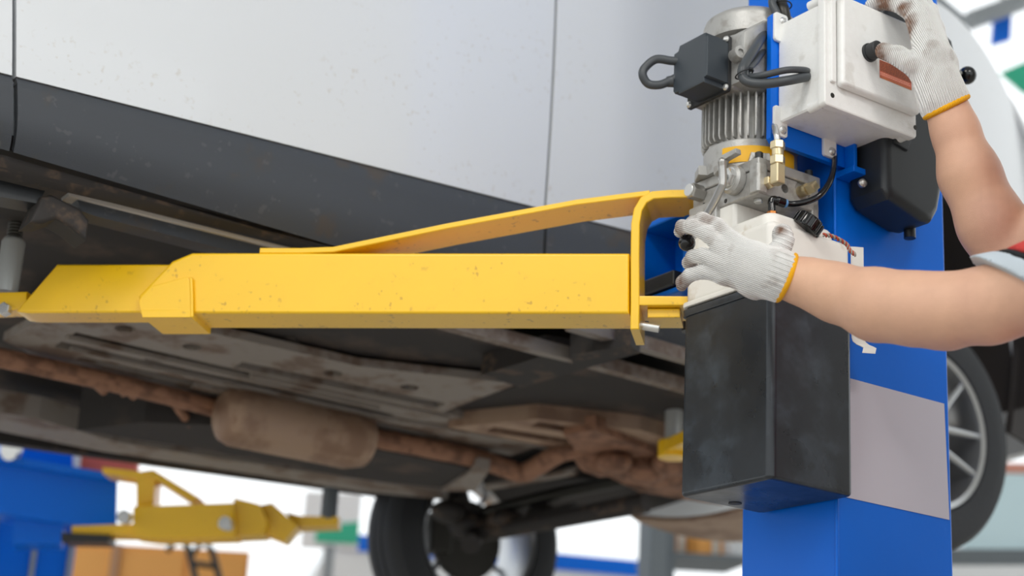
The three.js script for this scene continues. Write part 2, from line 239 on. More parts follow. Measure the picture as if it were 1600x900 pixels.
// ------------------------------------------------------------------ hydraulic power unit
{
  const t = thing('hydraulic_power_unit', 'hydraulic pump unit with black tank, finned motor and lever', 'pump', [-0.1, 1.083, -0.07]);
  part('lower_tank', [rprism(-0.2, -0.004, -0.187, 0.048, 1.083, 1.42, 0.014, 0.007, 4), rprism(-0.203, -0.002, -0.191, 0.051, 1.414, 1.428, 0.014, 0.002, 2)], M.tankBlack, t, 'black plastic lower tank');
  part('tank_seal', rprism(-0.198, -0.006, -0.185, 0.046, 1.424, 1.434, 0.013, 0.001, 1), M.rubber, t);
  part('drain_plug', cyl([-0.1, 1.0815, -0.15], [-0.1, 1.086, -0.15], 0.012, 0.012, 20), M.rubber, t);
  const w = part('upper_tank', [rprism(-0.204, -0.001, -0.192, 0.052, 1.432, 1.442, 0.016, 0.003, 2), rprism(-0.199, -0.005, -0.186, 0.047, 1.438, 1.545, 0.016, 0.012, 4), rprism(-0.193, -0.03, -0.18, 0.037, 1.53, 1.567, 0.025, 0.013, 5), rprism(-0.19, -0.045, -0.178, -0.06, 1.54, 1.607, 0.008, 0.002, 2)], M.tankWhite, t, 'milky white upper tank');
  // filler cap, tilted on the shoulder
  { const p = [-0.114,1.548,0.038], d = [0.35, 0.75, 0.35]; const cap = part('filler_cap', lathe(p, d, [[0, 0], [0.024, 0], [0.026, 0.003], [0.026, 0.02], [0.023, 0.025], [0, 0.026]], 32), M.blackGloss, t, 'glossy black ribbed filler cap');
    const q = new THREE.Quaternion().setFromUnitVectors(new THREE.Vector3(0, 1, 0), V(d).normalize());
    for (let i = 0; i < 14; i++) { const a = i / 14 * Math.PI * 2; part('grip_rib', new RoundedBoxGeometry(0.0045, 0.021, 0.005, 2, 0.0018).translate(0.0265, 0.012, 0).rotateY(a).applyQuaternion(q).translate(...p), M.blackGloss, cap); }
}
  // pump block
  const blk = part('pump_block', [bore(box(-0.192, -0.043, 1.607, 1.655, -0.176, 0.004, 0.004), [[[-0.128, 1.632, 0.004], [0, 0, 1], 0.0085, 0.014], [[-0.084,1.639,0.004], [0, 0, 1], 0.019, 0.006], [[-0.192,1.661,-0.119], [-1, 0, 0], 0.004, 0.012], [[-0.192,1.626,-0.143], [-1, 0, 0], 0.004, 0.012], [[-0.192,1.616,-0.083], [-1, 0, 0], 0.0045, 0.012]]), box(-0.194, -0.041, 1.6555, 1.676, -0.178, 0.006, 0.003)], M.cast, t, 'grey cast aluminium pump block');
  part('corner_pillar', rprism(-0.197, -0.172, -0.018, 0.009, 1.609, 1.664, 0.006, 0.002), M.cast, blk);
  part('side_foot', box(-0.2, -0.186, 1.575, 1.625, -0.178, -0.1, 0.004), M.cast, blk); part('side_foot', box(-0.06, -0.043, 1.58, 1.625, -0.03, 0.004, 0.003), M.cast, blk);
  part('flange_bolt', hex([-0.17, 1.6, -0.02], [-0.17, 1.607, -0.02], 0.008), M.zinc, blk);
  for (const p of [[-0.18, 1.675, -0.008], [-0.18, 1.675, -0.165], [-0.055, 1.675, -0.01], [-0.055, 1.675, -0.165]]) part('cap_screw', [cyl(p, add(p, [0, 0.016, 0]), 0.0075, 0.0075, 20, 0.001)], M.blackPlastic, blk);
  // hex plug with washer on the left side
  { const p = [-0.193,1.649,-0.15]; const g = part('relief_plug', hex(add(p, [0.002, 0, 0]), add(p, [-0.028, 0, 0]), 0.0155), M.steel, blk); part('plug_face', cyl(add(p, [-0.027, 0, 0]), add(p, [-0.032, 0, 0]), 0.0125, 0.0125, 24, 0.001), M.zinc, g); }
  // release valve, its nut, rocker and lever
  { const p = [-0.193,1.646,-0.054]; part('valve_boss', lathe(p, [-1, 0, 0], [[0, 0], [0.027, 0], [0.027, 0.014], [0.022, 0.018], [0, 0.018]], 32), M.cast, blk);
    const n = part('valve_nut', hex(add(p, [-0.017, 0, 0]), add(p, [-0.029, 0, 0]), 0.0185), M.zinc, blk); part('valve_stem', cyl(add(p, [-0.029, 0, 0]), add(p, [-0.036, 0, 0]), 0.0075, 0.0065, 20, 0.001), M.darkMetal, n); part('washer', cyl(add(p, [-0.0165, 0, 0]), add(p, [-0.0185, 0, 0]), 0.0215, 0.0215, 28), M.zinc, n);
    part('rocker_arm', [extr([[0.012, 0.02], [0.028, 0.012], [0.03, 0.026], [0.016, 0.045], [-0.03, 0.047], [-0.032, 0.037], [0.0, 0.034]], 0.014, 0.002).rotateY(Math.PI / 2).translate(p[0] - 0.03, p[1], p[2])], M.cast, blk);
    const a = [-0.25,1.66,-0.028], b = [-0.247,1.65,-0.03], c = [-0.244,1.623,-0.032], d = [-0.251,1.606,-0.031], e = [-0.295,1.548,-0.008], g = [-0.375,1.46,0.034], k = [-0.38,1.456,0.036];
    const h = part('lever', tube([a, b, c, d, e, g], 0.0075, 60, 14), M.steel, t, 'bent grey steel release lever');
    part('lever_knob', ball(k, 0.0142, 28), M.blackGloss, h, 'glossy black ball knob on the lever'); }
  // pressure elbow in brass going up behind the bracket
  { const p = [-0.172,1.63,0.004], q = add(p, [0, 0, 0.03]);
    const f1 = part('pressure_fitting', hex(p, add(p, [0.0, 0, 0.016]), 0.0125), M.brass, t, 'brass elbow fitting');
    part('elbow', [cyl(add(p, [0, 0, 0.014]), add(q, [0, 0, 0.006]), 0.0095, 0.0095, 8), box(q[0] - 0.01, q[0] + 0.01, q[1] - 0.01, q[1] + 0.028, q[2] - 0.012, q[2] + 0.008, 0.003)], M.brass, f1);
    part('swivel_nut', [hex(add(q, [0, 0.027, -0.002]), add(q, [0, 0.044, -0.002]), 0.0135), cyl(add(q, [0, 0.044, -0.002]), add(q, [0, 0.056, -0.002]), 0.0105), hex(add(q, [0, 0.056, -0.002]), add(q, [0, 0.072, -0.002]), 0.0135)], M.brass, f1);
    part('steel_pipe', tube([add(q, [0, 0.07, -0.002]), add(q, [0.0, 0.09, -0.006]), add(q, [0.02, 0.14, -0.04])], 0.006, 16), M.zinc, f1); }
  // square plug at the right of the block
  { const p = [-0.084,1.639,0.004]; part('square_plug', [cyl(add(p, [0, 0, -0.008]), add(p, [0, 0, 0.014]), 0.011), hex(add(p, [0, 0, 0.014]), add(p, [0, 0, 0.034]), 0.0115, 4)], M.brass, t, 'square headed drain plug'); }
  // breather elbow and hose
  { const p = [-0.168,1.566,0.014], q = [-0.167,1.591,0.012], r = [-0.16,1.596,0.018];
    const e = part('breather_nut', [hex(p, add(p, [0, 0.008, 0]), 0.0095)], M.copper, t); part('breather_elbow', [cyl(add(p, [0, 0.007, 0]), q, 0.0065), tube([q, add(q, [0.002, 0.007, 0.001]), r], 0.0075, 10), cyl(r, [-0.145,1.594,0.021], 0.0085, 0.0085, 20, 0.001)], M.blackGloss, e, 'black push-in elbow');
    part('collet', cyl([-0.145,1.594,0.021], [-0.141,1.594,0.022], 0.0078), mat(0x5a88b8, 0.4), e); }
  // motor
  const ax = -0.118, az = -0.1;
  const fl = part('motor_flange', lathe([ax, 1.676, az], [0, 1, 0], [[0, 0], [0.087, 0], [0.087, 0.05], [0.084, 0.055], [0, 0.055]], 64), M.cast, t);
  part('yellow_band', new THREE.CylinderGeometry(0.0882, 0.0882, 0.032, 40, 1, true, -1.35, 1.75).translate(ax, 1.699, az), M.yellowBand, t, 'yellow label wrapped around the motor flange');
  for (const a of [-0.55, 1.0, -2.1, 2.6]) { const q = new THREE.Matrix4().makeRotationY(a); part('flange_ear', extr([[-0.022, 0], [0.022, 0], [0.017, 0.02], [-0.017, 0.02]], 0.026, 0.003).rotateX(0).translate(0, 0, 0.075).applyMatrix4(q).translate(ax, 1.6765, az), M.cast, fl); }
  part('clamp_lug', box(-0.2, -0.178, 1.678, 1.735, -0.125, -0.1, 0.003), M.cast, fl);
  const mo = part('motor_body', lathe([ax, 1.731, az], [0, 1, 0], [[0, 0], [0.074, 0], [0.074, 0.26], [0, 0.26]], 56), M.cast, t, 'grey finned electric motor');
  const fin = extr([[0.07, 1.735], [0.088, 1.735], [0.092, 1.742], [0.092, 1.82], [0.088, 1.828], [0.07, 1.828]], 0.004, 0.001).translate(0, 0, -0.002);
  for (let i = 0; i < 40; i++) { const a = i / 40 * Math.PI * 2; part('cooling_fin', fin.clone().rotateY(a).translate(ax, 0, az), M.cast, mo); }
  const fin2 = extr([[0.07, 1.83], [0.09, 1.83], [0.09, 1.96], [0.07, 1.96]], 0.004, 0.001).translate(0, 0, -0.002);
  for (let i = 0; i < 40; i++) { const a = i / 40 * Math.PI * 2; const c = Math.cos(a), s = -Math.sin(a); if (c < -0.2 || (s > 0.35 && c < 0.5)) continue; part('cooling_fin', fin2.clone().rotateY(a).translate(ax, 0, az), M.cast, mo); }
  part('terminal_mount', [box(-0.219, -0.12, 1.82, 1.93, -0.16, -0.04, 0.008), extr([[-0.218, 1.825], [-0.16, 1.82], [-0.07, 1.86], [-0.05, 1.95], [-0.16, 1.968], [-0.218, 1.925]], 0.07, 0.012).translate(0, 0, -0.078)], M.cast, mo);
  part('end_bell', lathe([ax, 1.95, az], [0, 1, 0], [[0, 0], [0.092, 0], [0.092, 0.035], [0.089, 0.045], [0.079, 0.053], [0.056, 0.06], [0, 0.062]], 56, 0.9), M.cast, mo);
  { const p = [-0.15, 1.93, 0.01]; part('casting_boss', lathe([-0.227,1.876,-0.01], [-0.2, 0, 1], [[0, 0], [0.006, 0], [0.006, 0.004], [0.012, 0.004], [0.013, 0.0], [0.013, -0.02]], 24), M.cast, mo); }
  // black terminal box on the motor
  const tb = part('terminal_box', extr([[-0.136, 1.823], [-0.124, 1.823], [-0.124, 1.817], [-0.052, 1.817], [-0.052, 1.826], [-0.044, 1.828], [-0.044, 1.908], [-0.052, 1.91], [-0.052, 1.917], [-0.124, 1.917], [-0.128, 1.907], [-0.14, 1.905], [-0.14, 1.828]], 0.055, 0.003).rotateY(-Math.PI / 2).translate(-0.221, 0, 0), M.termGrey, t, 'black plastic terminal box');
  part('terminal_gasket', extr(roundRect(-0.158, -0.042, 1.812, 1.925, 0.006), 0.007, 0.001).rotateY(-Math.PI / 2).translate(-0.2185, 0, 0), M.rubber, tb);
  for (const [y, z] of [[1.82, -0.048], [1.917, -0.048], [1.82, -0.15], [1.917, -0.15]]) part('cover_screw', lathe([-0.226, y, z], [-1, 0, 0], [[0.0065, 0], [0.0065, 0.002], [0.004, 0.0055], [0, 0.006]], 16), M.zinc, tb);
  part('cable_gland', cyl([-0.272,1.852,-0.144], [-0.282,1.85,-0.151], 0.0115, 0.01, 16, 0.001), M.cable, tb);
}
// ------------------------------------------------------------------ cables and hoses
single('cable_loop', tube([[-0.27,1.89,-0.133], [-0.282,1.89,-0.141], [-0.305,1.891,-0.156], [-0.321,1.873,-0.168], [-0.324,1.857,-0.17], [-0.312,1.843,-0.168], [-0.295,1.842,-0.157], [-0.279,1.851,-0.146], [-0.27,1.858,-0.14]], 0.0082, 60), M.cable, 'grey cable looping out of the black terminal box', 'cable');
single('power_cable', tube([[-0.121,1.987,-0.03], [-0.156,1.945,-0.02], [-0.213,1.88,0.015], [-0.253,1.826,0.03], [-0.257,1.805,0.031], [-0.252,1.79,0.042], [-0.234,1.785,0.064], [-0.203,1.792,0.088], [-0.167,1.808,0.093], [-0.147,1.819,0.085]], 0.0088, 70), M.cable, 'thick lower grey cable bending into the white control box', 'cable');
single('power_cable', tube([[-0.121,1.955,-0.03], [-0.156,1.911,-0.02], [-0.213,1.852,0.016], [-0.246,1.817,0.031], [-0.246,1.804,0.039], [-0.237,1.8,0.068], [-0.207,1.81,0.092], [-0.17,1.82,0.096], [-0.149,1.827,0.087]], 0.0062, 70), M.cable, 'thin upper grey cable running into the white control box', 'cable');
{ const p = [-0.255,1.808,0.034]; single('cable_tie', [new THREE.TorusGeometry(0.0135, 0.0012, 8, 24).scale(1, 1.25, 1).rotateX(1.2).rotateY(0.6).translate(...p), box(p[0] + 0.006, p[0] + 0.013, p[1] + 0.006, p[1] + 0.013, p[2] + 0.004, p[2] + 0.01, 0.001)], M.blackPlastic, 'small black cable tie around the two grey cables', 'cable tie'); }
single('conduit', tube([[-0.125,1.955,0.002], [-0.132,1.984,0.003], [-0.131,2.008,-0.006], [-0.13,2.052,-0.014], [-0.131,2.141,-0.017]], 0.0125, 30), M.darkMetal, 'dark corrugated conduit rising above the white control box', 'conduit');
single('bundled_cable', tube([[-0.147,1.952,0.005], [-0.152,1.976,0.005], [-0.156,1.998,-0.002], [-0.147,2.036,-0.006], [-0.152,2.131,-0.009]], 0.0078, 30), M.cable, 'grey cable strapped beside the dark conduit', 'cable');
single('conduit_strap', new THREE.TorusGeometry(0.019, 0.0015, 8, 28).scale(1, 1, 0.8).rotateX(1.45).translate(...[-0.132,2,-0.003]), M.blackPlastic, 'thin black strap around conduit and cable', 'cable tie');
single('breather_hose', tube([[-0.144,1.594,0.022], [-0.129,1.595,0.028], [-0.109,1.601,0.043], [-0.09,1.615,0.055], [-0.068,1.645,0.056], [-0.041,1.686,0.04], [0.007,1.748,-0.005]], 0.0056, 50), M.blackGloss, 'thin black hose curving up from the white tank', 'hose');
{
  const c = new THREE.CatmullRomCurve3([[-0.116,1.523,0.089], [-0.1,1.523,0.094], [-0.081,1.518,0.098], [-0.072,1.512,0.102], [-0.069,1.501,0.106], [-0.064,1.493,0.113]].map(V)), t = thing('twisted_wire', 'short twisted red and grey wire lying on the white tank edge', 'wire', [-0.09,1.519,0.099]);
  for (const [k, m] of [[0, mat(0xa8452e, 0.6)], [1, mat(0x9a9188, 0.6)]]) part('strand', tube(Array.from({ length: 60 }, (_, i) => { const q = c.getPoint(i / 59), f = i / 59 * 8 * Math.PI * 2 + k * Math.PI; return [q.x, q.y + 0.0022 * Math.cos(f), q.z + 0.0022 * Math.sin(f)]; }), 0.002, 180, 8), m, t);
}
single('paper_label', sheet(3, 30, (u, v) => { const y = 1.545 - v * 0.215, c = sm(0.8, 1, v), p = [0.004 + u * 0.02 + 0.012 * Math.sin(c * 3), y + 0.01 * c, 0.036 + u * 0.012 + 0.012 * (1 - Math.cos(c * 3))]; return p; }, 0.0012), M.paper, 'white curled paper label hanging behind the tank', 'paper');
// ------------------------------------------------------------------ black cover with ball knob on the right of the post
{
  const t = thing('lock_cover', 'large black plastic cover on the blue post behind the forearm', 'cover', [0.12, 1.6, 0.002]);
  const o = [[0.03, 1.65], [0.045, 1.632], [0.13, 1.612], [0.155, 1.615], [0.172, 1.64], [0.2, 1.75], [0.228, 1.9], [0.236, 1.975], [0.225, 2.01], [0.187, 2.028], [0.03, 2.03]];
  part('housing', extr(o, 0.099, 0.016, 4).translate(0, 0, 0.0012), M.greyPlastic, t);
  part('seam_ridge', extr([[0.05, 1.74], [0.085, 1.735], [0.1, 1.77], [0.09, 1.8], [0.05, 1.8]], 0.008, 0.003).translate(0, 0, 0.097), M.greyPlastic, t);
  part('screw', lathe([0.012,1.664,0.06], [-0.4, 0, 1], [[0.008, -0.004], [0.008, 0.002], [0.005, 0.005], [0, 0.006]], 16), M.steel, t);
  part('drain_stub', cyl([0.155, 1.598, 0.04], [0.155, 1.62, 0.04], 0.011), M.blackPlastic, t);
  const k = [0.295,1.966,0.07], h = part('handle_rod', cyl(add(k, [-0.09, 0.0, -0.02]), k, 0.006), M.steel, t); part('ball_knob', ball(k, 0.018, 28), M.blackGloss, h, 'glossy black ball knob');
}
// ------------------------------------------------------------------ lift carriage on the inner side of the post
{
  const t = thing('lift_carriage', 'blue steel lift carriage gripping the inner side of the blue post', 'lift carriage', [0.1, 1.4, -0.33]);
  part('back_plate', box(-0.05, 0.42, 1.48, 1.85, -0.27, -0.252, 0.003), M.blue, t);
  const y0 = [-0.13,1.513,-0.315][1], ch = -0.13;
  part('pivot_channel', [box(-0.132, -0.03, 1.66, 1.675, -0.405, -0.258, 0.004), box(-0.132, -0.03, 1.505, 1.517, -0.405, -0.258, 0.004), box(-0.132, -0.03, 1.505, 1.675, -0.412, -0.4, 0.003), box(-0.045, -0.03, 1.505, 1.675, -0.405, -0.258, 0.003), box(-0.132, -0.124, 1.505, 1.675, -0.274, -0.258, 0.003)], M.blue, t);
  part('pivot_channel', [box(0.33, 0.44, 1.66, 1.675, -0.405, -0.258, 0.004), box(0.33, 0.44, 1.505, 1.517, -0.405, -0.258, 0.004), box(0.33, 0.345, 1.505, 1.675, -0.405, -0.258, 0.003)], M.blue, t);
  part('rubber_stop', box(-0.138, -0.06, 1.519, 1.551, -0.392, -0.292, 0.005), M.blackPlastic, t, 'black rubber arm stop');
  part('pivot_pin', cyl([-0.06, 1.45, -0.33], [-0.06, 1.71, -0.33], 0.018), M.darkMetal, t); part('pivot_pin', cyl([0.385, 1.45, -0.34], [0.385, 1.71, -0.34], 0.02), M.darkMetal, t);
}
// ------------------------------------------------------------------ near swing arm (own frame: x towards its pivot, z towards its outer face)
function liftPad(name, p, h, label) {
  const t = thing(name, label, 'lift pad', p);
  part('post', lathe(p, [0, 1, 0], [[0, 0], [0.024, 0], [0.024, h * 0.62], [0.02, h * 0.66], [0, h * 0.66]], 28), M.padSteel, t, 'shiny zinc post');
  part('thread', lathe(p, [0, 1, 0], Array.from({ length: 22 }, (_, i) => [i % 2 ? 0.0165 : 0.0145, h * 0.6 + i * h * 0.4 / 21]), 20, 0.2), M.darkMetal, t);
  part('saddle_plate', box(p[0] - 0.05, p[0] + 0.09, p[1] + h - 0.006, p[1] + h + 0.006, p[2] - 0.05, p[2] + 0.05, 0.003), M.padSteel, t, 'flat grey saddle plate');
  return t;
}
{
  const t = new THREE.Group(); t.name = 'swing_arm'; t.position.set(-0.253, 1.427, -0.255); t.rotation.y = -44.76 * Math.PI / 180; scene.add(t);
  tag(t, 'long yellow telescopic lift arm under the car, in front', 'lift arm', 'yellow lift arms');
  const W = 0.1;
  const P = (px) => px;
  part('outer_tube', [extr([[-0.879,0.127,0], [-0.018,0.119,0], [-0.014,0,0], [-0.972,0.002,0], [-0.979,0.038,-0], [-0.919,0.11,0]], W, 0.006, 3).translate(0, 0, -W)], M.yellow, t);
  part('collar', [extr([[-0.954,0.055,0.004], [-0.881,0.075,0.004], [-0.872,0.065,0.004], [-0.862,-0.009,0.004], [-0.964,-0.005,0.004], [-0.975,0.026,0.004]], 0.007, 0.002).translate(0, 0, 0), extr([add([-0.962,0.003,0], [0, -0.012, 0]), add([-0.862,0.003,0], [0, -0.012, 0]), [-0.862,0.007,0], [-0.967,0.007,-0]], W + 0.012, 0.002).translate(0, 0, -W - 0.004)], M.yellow, t, 'reinforcing collar');
  part('weld_bead', tube([[-0.872,0.07,0.006], [-0.866,0.032,0.006], [-0.861,-0.006,0.006]], 0.0035, 12, 8), M.yellow, t);
  const i0 = part('inner_tube', extr([[-1.167,0.11,-0.012], [-0.724,0.107,-0.012], [-0.714,0.008,-0.012], [-1.217,0.008,-0.012], [-1.239,0.011,-0.012]], W - 0.03, 0.005, 3).translate(0, 0, -W + 0.016), M.yellow, t);
  part('end_fork', extr([[-1.371,0.058,-0.03], [-1.233,0.06,-0.03], [-1.227,0.022,-0.03], [-1.365,0.017,-0.03]], 0.05, 0.004).translate(0, 0, -0.085), M.yellow, i0);
  part('fork_bolt', hex([-1.272,0.02,-0.02], add([-1.272,0.02,-0.02], [0, 0, -0.02]), 0.014), M.zinc, i0);
  // brace bar rising to the yoke, and the yoke itself
  part('brace_bar', strap([[-0.742,0.131,-0], [-0.658,0.13,-0], [-0.593,0.132,-0], [-0.369,0.178,0], [-0.123,0.223,-0], [-0.008,0.237,0], [0.017,0.24,0]], 0.011, -W + 0.005, -0.002), M.yellow, t, 'yellow flat brace bar');
  part('yoke', strap([[-0.003,-0.031,0], [-0.004,0.025,-0], [-0.007,0.113,0], [-0.008,0.177,0], [-0.004,0.205,-0], [0.006,0.224,-0], [0.023,0.234,0], [0.053,0.236,0], [0.107,0.236,0]], 0.016, -W - 0.002, 0.002), M.yellow, t, 'bent yellow pivot yoke');
  part('yoke_foot', [extr([[-0,0.035,0], [0.093,0.034,0], [0.094,0.016,-0], [0.001,0.016,0]], W, 0.003).translate(0, 0, -W), extr([[0.017,0.015,0], [0.078,0.015,-0], [0.079,-0.003,0], [0.018,-0.003,0]], 0.07, 0.003).translate(0, 0, -0.085)], M.yellow, t);
  part('lock_rod', cyl([0.001,-0.013,-0.03], [0.039,-0.02,-0.03], 0.008), M.zinc, t);
}
liftPad('lift_pad', [-1.125,1.495,-1.216], 0.175, 'zinc lift pad post on the end of the long yellow arm');
// front arm of the same carriage, mostly hidden behind the pump tank
{
  const e = [0.61,1.465,-1.184], t = thing('swing_arm', 'yellow lift arm whose tip shows beside the black tank', 'lift arm', [0.385, 1.44, -0.34], 'yellow lift arms');
  const s = [0.385, e[1] + 0.0, -0.34], d = [e[0] - s[0], 0, e[2] - s[2]], L = Math.hypot(d[0], d[2]), n = [-d[2] / L * 0.05, 0, d[0] / L * 0.05];
  const bar = (a, b, w, y0, y1) => prism([[s[0] + d[0] * a + n[0] * w, s[1] + y0, s[2] + d[2] * a + n[2] * w], [s[0] + d[0] * b + n[0] * w, s[1] + y0, s[2] + d[2] * b + n[2] * w], [s[0] + d[0] * b - n[0] * w, s[1] + y0, s[2] + d[2] * b - n[2] * w], [s[0] + d[0] * a - n[0] * w, s[1] + y0, s[2] + d[2] * a - n[2] * w]], [0, y1 - y0, 0]);
  part('outer_tube', bar(0, 0.62, 1, -0.02, 0.05), M.yellow, t); part('inner_tube', bar(0.6, 0.98, 0.7, -0.01, 0.02), M.yellow, t); part('end_ring', cyl(add(e, [0, -0.02, 0]), add(e, [0, 0.025, 0]), 0.04, 0.04, 28, 0.003), M.yellow, t);
  liftPad('lift_pad', add(e, [0, 0.026, 0]), 0.17, 'zinc lift pad post showing beside the black tank');
}
// ------------------------------------------------------------------ the lifted white car, its length along x, near side facing +z
const car = thing('car', 'white car with dark grey lower cladding raised on the lift', 'car', [0, 1.5, -1.65]);
{
  const skin = (x, y) => -0.8 - 0.008 * Math.pow((y - 2.12) / 0.34, 2) - (x > 0.95 ? 0.13 * Math.pow((x - 0.95) / 0.75, 2) : 0) - (x < -1.9 ? 0.1 * Math.pow((-1.9 - x) / 0.8, 2) : 0);
  const yw = (x) => 1.781 + 0.0436 * (x + 1.28), La = [-1.291,1.641,-0.828], Lb = [-0.595,1.626,-0.828], lip = (x) => La[1] + (Lb[1] - La[1]) * (x - La[0]) / (Lb[0] - La[0]), lean = (x, y) => x - 0.16 * (y - 1.78) * (x < 0 ? Math.max(0, 1 - Math.abs(x + 1.292) / 1.1) : 0);
  const panel = (x0, x1, yt, nu, bot = yw) => sheet(nu, 14, (u, v) => { const x = x0 + (x1 - x0) * u, a = bot(x), b = typeof yt === 'number' ? yt : yt(x), y = a + (b - a) * v; return [lean(x, y), y, skin(x, y)]; }, 0.03);
  const clad = (x0, x1, bot = lip, nu = 10) => sheet(nu, 10, (u, v) => { const x = x0 + (x1 - x0) * u, a = bot(x), b = yw(x) - 0.002, y = a + (b - a) * v, s = skin(x, yw(x)); return [lean(x, y), y, s + 0.006 - (v < 0.5 ? 0.025 * Math.pow((0.5 - v) / 0.5, 2) : 0) - (v > 0.93 ? 0.009 * (v - 0.93) / 0.07 : 0)]; }, 0.02);
  // rear door, with the rounded lower front corner the photograph shows, front door, front wing with wheel arch
  const AX = 1.2, AY = 1.8, AR = 0.46, arch = (x) => Math.abs(x - AX) < AR ? Math.max(yw(Math.min(x, 0.6)), AY + Math.sqrt(AR * AR - (x - AX) * (x - AX)) * 0.98) : x > AX ? 2.08 : yw(Math.min(x, 0.6));
  const rd = part('rear_door', panel(-2.3, -1.296, 2.62, 40), M.carWhite, car); part('rear_cladding', clad(-2.3, -1.296), M.cladding, rd, 'dark grey plastic cladding');
  const fd = part('front_door', panel(-1.288, -0.092, 2.62, 30), M.carWhite, car); part('door_cladding', clad(-1.288, -0.092), M.cladding, fd, 'dark grey plastic door cladding');
  const top = (x) => x < 1.3 ? 2.84 - 0.1 * sm(0.9, -0.08, x) : 2.84 - 0.13 * Math.pow((x - 1.3) / 0.36, 2) - Math.max(0, x - 1.66) * 0.3;
  const fw = part('front_wing', panel(-0.084, 2.0, top, 90, arch), M.carWhite, car); part('wing_cladding', clad(-0.084, AX - AR, lip, 8), M.cladding, fw, 'dark grey plastic wing cladding');
  part('arch_trim', (() => { const o = [], i = []; for (let k = 0; k <= 30; k++) { const a = Math.PI * (0.02 + 0.96 * k / 30); o.push([AX + Math.cos(a) * (AR + 0.035), AY + Math.sin(a) * (AR + 0.035)]); i.push([AX + Math.cos(a) * (AR - 0.02), AY + Math.sin(a) * (AR - 0.02)]); } return extr([...o, ...i.reverse()], 0.05, 0.006).translate(0, 0, -0.865); })(), M.cladding, fw);
  part('wheel_well', sheet(30, 4, (u, v) => { const a = Math.PI * (1.05 - 1.1 * u); return [AX - Math.cos(Math.PI - a) * 0 + Math.cos(a) * AR * 0.98, AY + Math.sin(a) * AR * 0.98, -0.84 - 0.42 * (1 - v)]; }, 0.01), M.shieldDark, car);
  part('well_backing', box(AX - AR, AX + AR, 1.66, 2.3, -1.3, -1.27, 0), M.shieldDark, car);
  part('bonnet', sheet(16, 12, (u, v) => { const x = 0.75 + 1.25 * u, z = -0.9 - 1.55 * (1 - v); return [x, top(x) + 0.06 * Math.sin(Math.PI * v) - 0.01, z - (x > 0.95 ? 0.05 * (v > 0.5 ? 1 : -1) : 0)]; }, 0.02), M.carWhite, car);
  part('bumper_cladding', sheet(10, 8, (u, v) => { const x = AX + AR - 0.02 + 0.4 * u, y = 1.66 + 0.42 * v; return [x, y, skin(x, 2.0) + 0.004 - 0.05 * (1 - v) * (1 - v)]; }, 0.02), M.shieldDark, car, 'black lower bumper corner');
  part('front_bumper', sheet(12, 10, (u, v) => { const z = -1.0 - 1.35 * u, y = 1.72 + 1.0 * v; return [2.02 + 0.12 * Math.sin(Math.PI * u) + 0.05 * Math.sin(Math.PI * v), y, z]; }, 0.03), M.carWhite, car);
  // far side, roof and glass close the shell
  part('far_side', sheet(20, 8, (u, v) => [2.0 - 4.3 * u, 1.62 + 1.1 * v, -2.52], 0.03), M.carWhite, car);
  part('far_cladding', [prism([[-0.788,1.476,-2.55], [0.373,1.52,-2.55], [0.653,1.53,-2.55], [0.646,1.612,-2.55], [0.365,1.596,-2.55], [-0.8,1.55,-2.55]], [0, 0, -0.05])], M.sill, car);
  part('side_glass', sheet(20, 4, (u, v) => [-2.2 + 2.6 * u, 2.63 + 0.42 * v, -0.83 - 0.14 * v], 0.006), M.glass, car);
  part('windscreen', prism([[0.5, 3.05, -0.98], [0.5, 3.05, -2.4], [1.0, 2.8, -2.46], [1.0, 2.8, -0.92]], [0.004, -0.006, 0]), M.glass, car);
  part('roof', sheet(16, 8, (u, v) => [-2.35 + 2.9 * u, 3.06 + 0.05 * Math.sin(Math.PI * v), -2.4 + 1.43 * v], 0.03), M.carWhite, car);
  part('tail_panel', box(-2.4, -2.32, 1.7, 3.05, -2.45, -0.95, 0.02), M.carWhite, car);
  // sill below the doors
  const A = [-1.285,1.638,-0.845], B = [-0.585,1.624,-0.845], C = [-1.205,1.606,-0.87], D = [-0.684,1.621,-0.87], on = (p, q, x) => p[1] + (q[1] - p[1]) * (x - p[0]) / (q[0] - p[0]);
  part('sill', sheet(14, 6, (u, v) => { const x = -2.2 + 2.9 * u; return [x, on(C, D, x) * (1 - v) + on(A, B, x) * v, -0.845 - 0.025 * Math.pow(1 - v, 2)]; }, 0.02), M.sill, car);
  part('sill_rail', [prism([[-1.112,1.621,-0.91], [-0.669,1.624,-0.91], [-0.487,1.626,-0.91], [-0.484,1.587,-0.91], [-0.724,1.591,-0.91], [-1.067,1.591,-0.91], [-1.095,1.594,-0.91]], [0, 0, -0.05])], M.cladding, car);
  part('sill_strip', prism([[-1.129,1.621,-0.9], [-0.674,1.626,-0.9], [-0.493,1.628,-0.9], [-0.493,1.619,-0.9], [-0.674,1.618,-0.9], [-1.128,1.614,-0.9]], [0, 0, -0.04]), mat(0xd9d5d0, 0.45), car, 'pale edge strip');
  part('jack_bracket', extr([[0, 0], [-0.012, -0.03], [0.02, -0.025], [0.05, -0.012], [0.09, -0.02], [0.13, -0.035], [0.13, 0.0], [0.1, 0.016], [0.03, 0.026], [0.006, 0.018]], 0.07, 0.008, 3).scale(0.8, 1.2, 1).translate(...add([-1.19,1.572,-0.885], [0, 0, -0.07])), M.sill, car);
  part('jack_rail', prism([[-1.31,1.608,-0.9], [-1.175,1.611,-0.9], [-1.184,1.583,-0.9], [-1.305,1.574,-0.9]], [0, 0, -0.06]), M.blackPlastic, car);
  // ---------------- underside, panels hung from the floor
  const up = (h) => [0, h, 0];
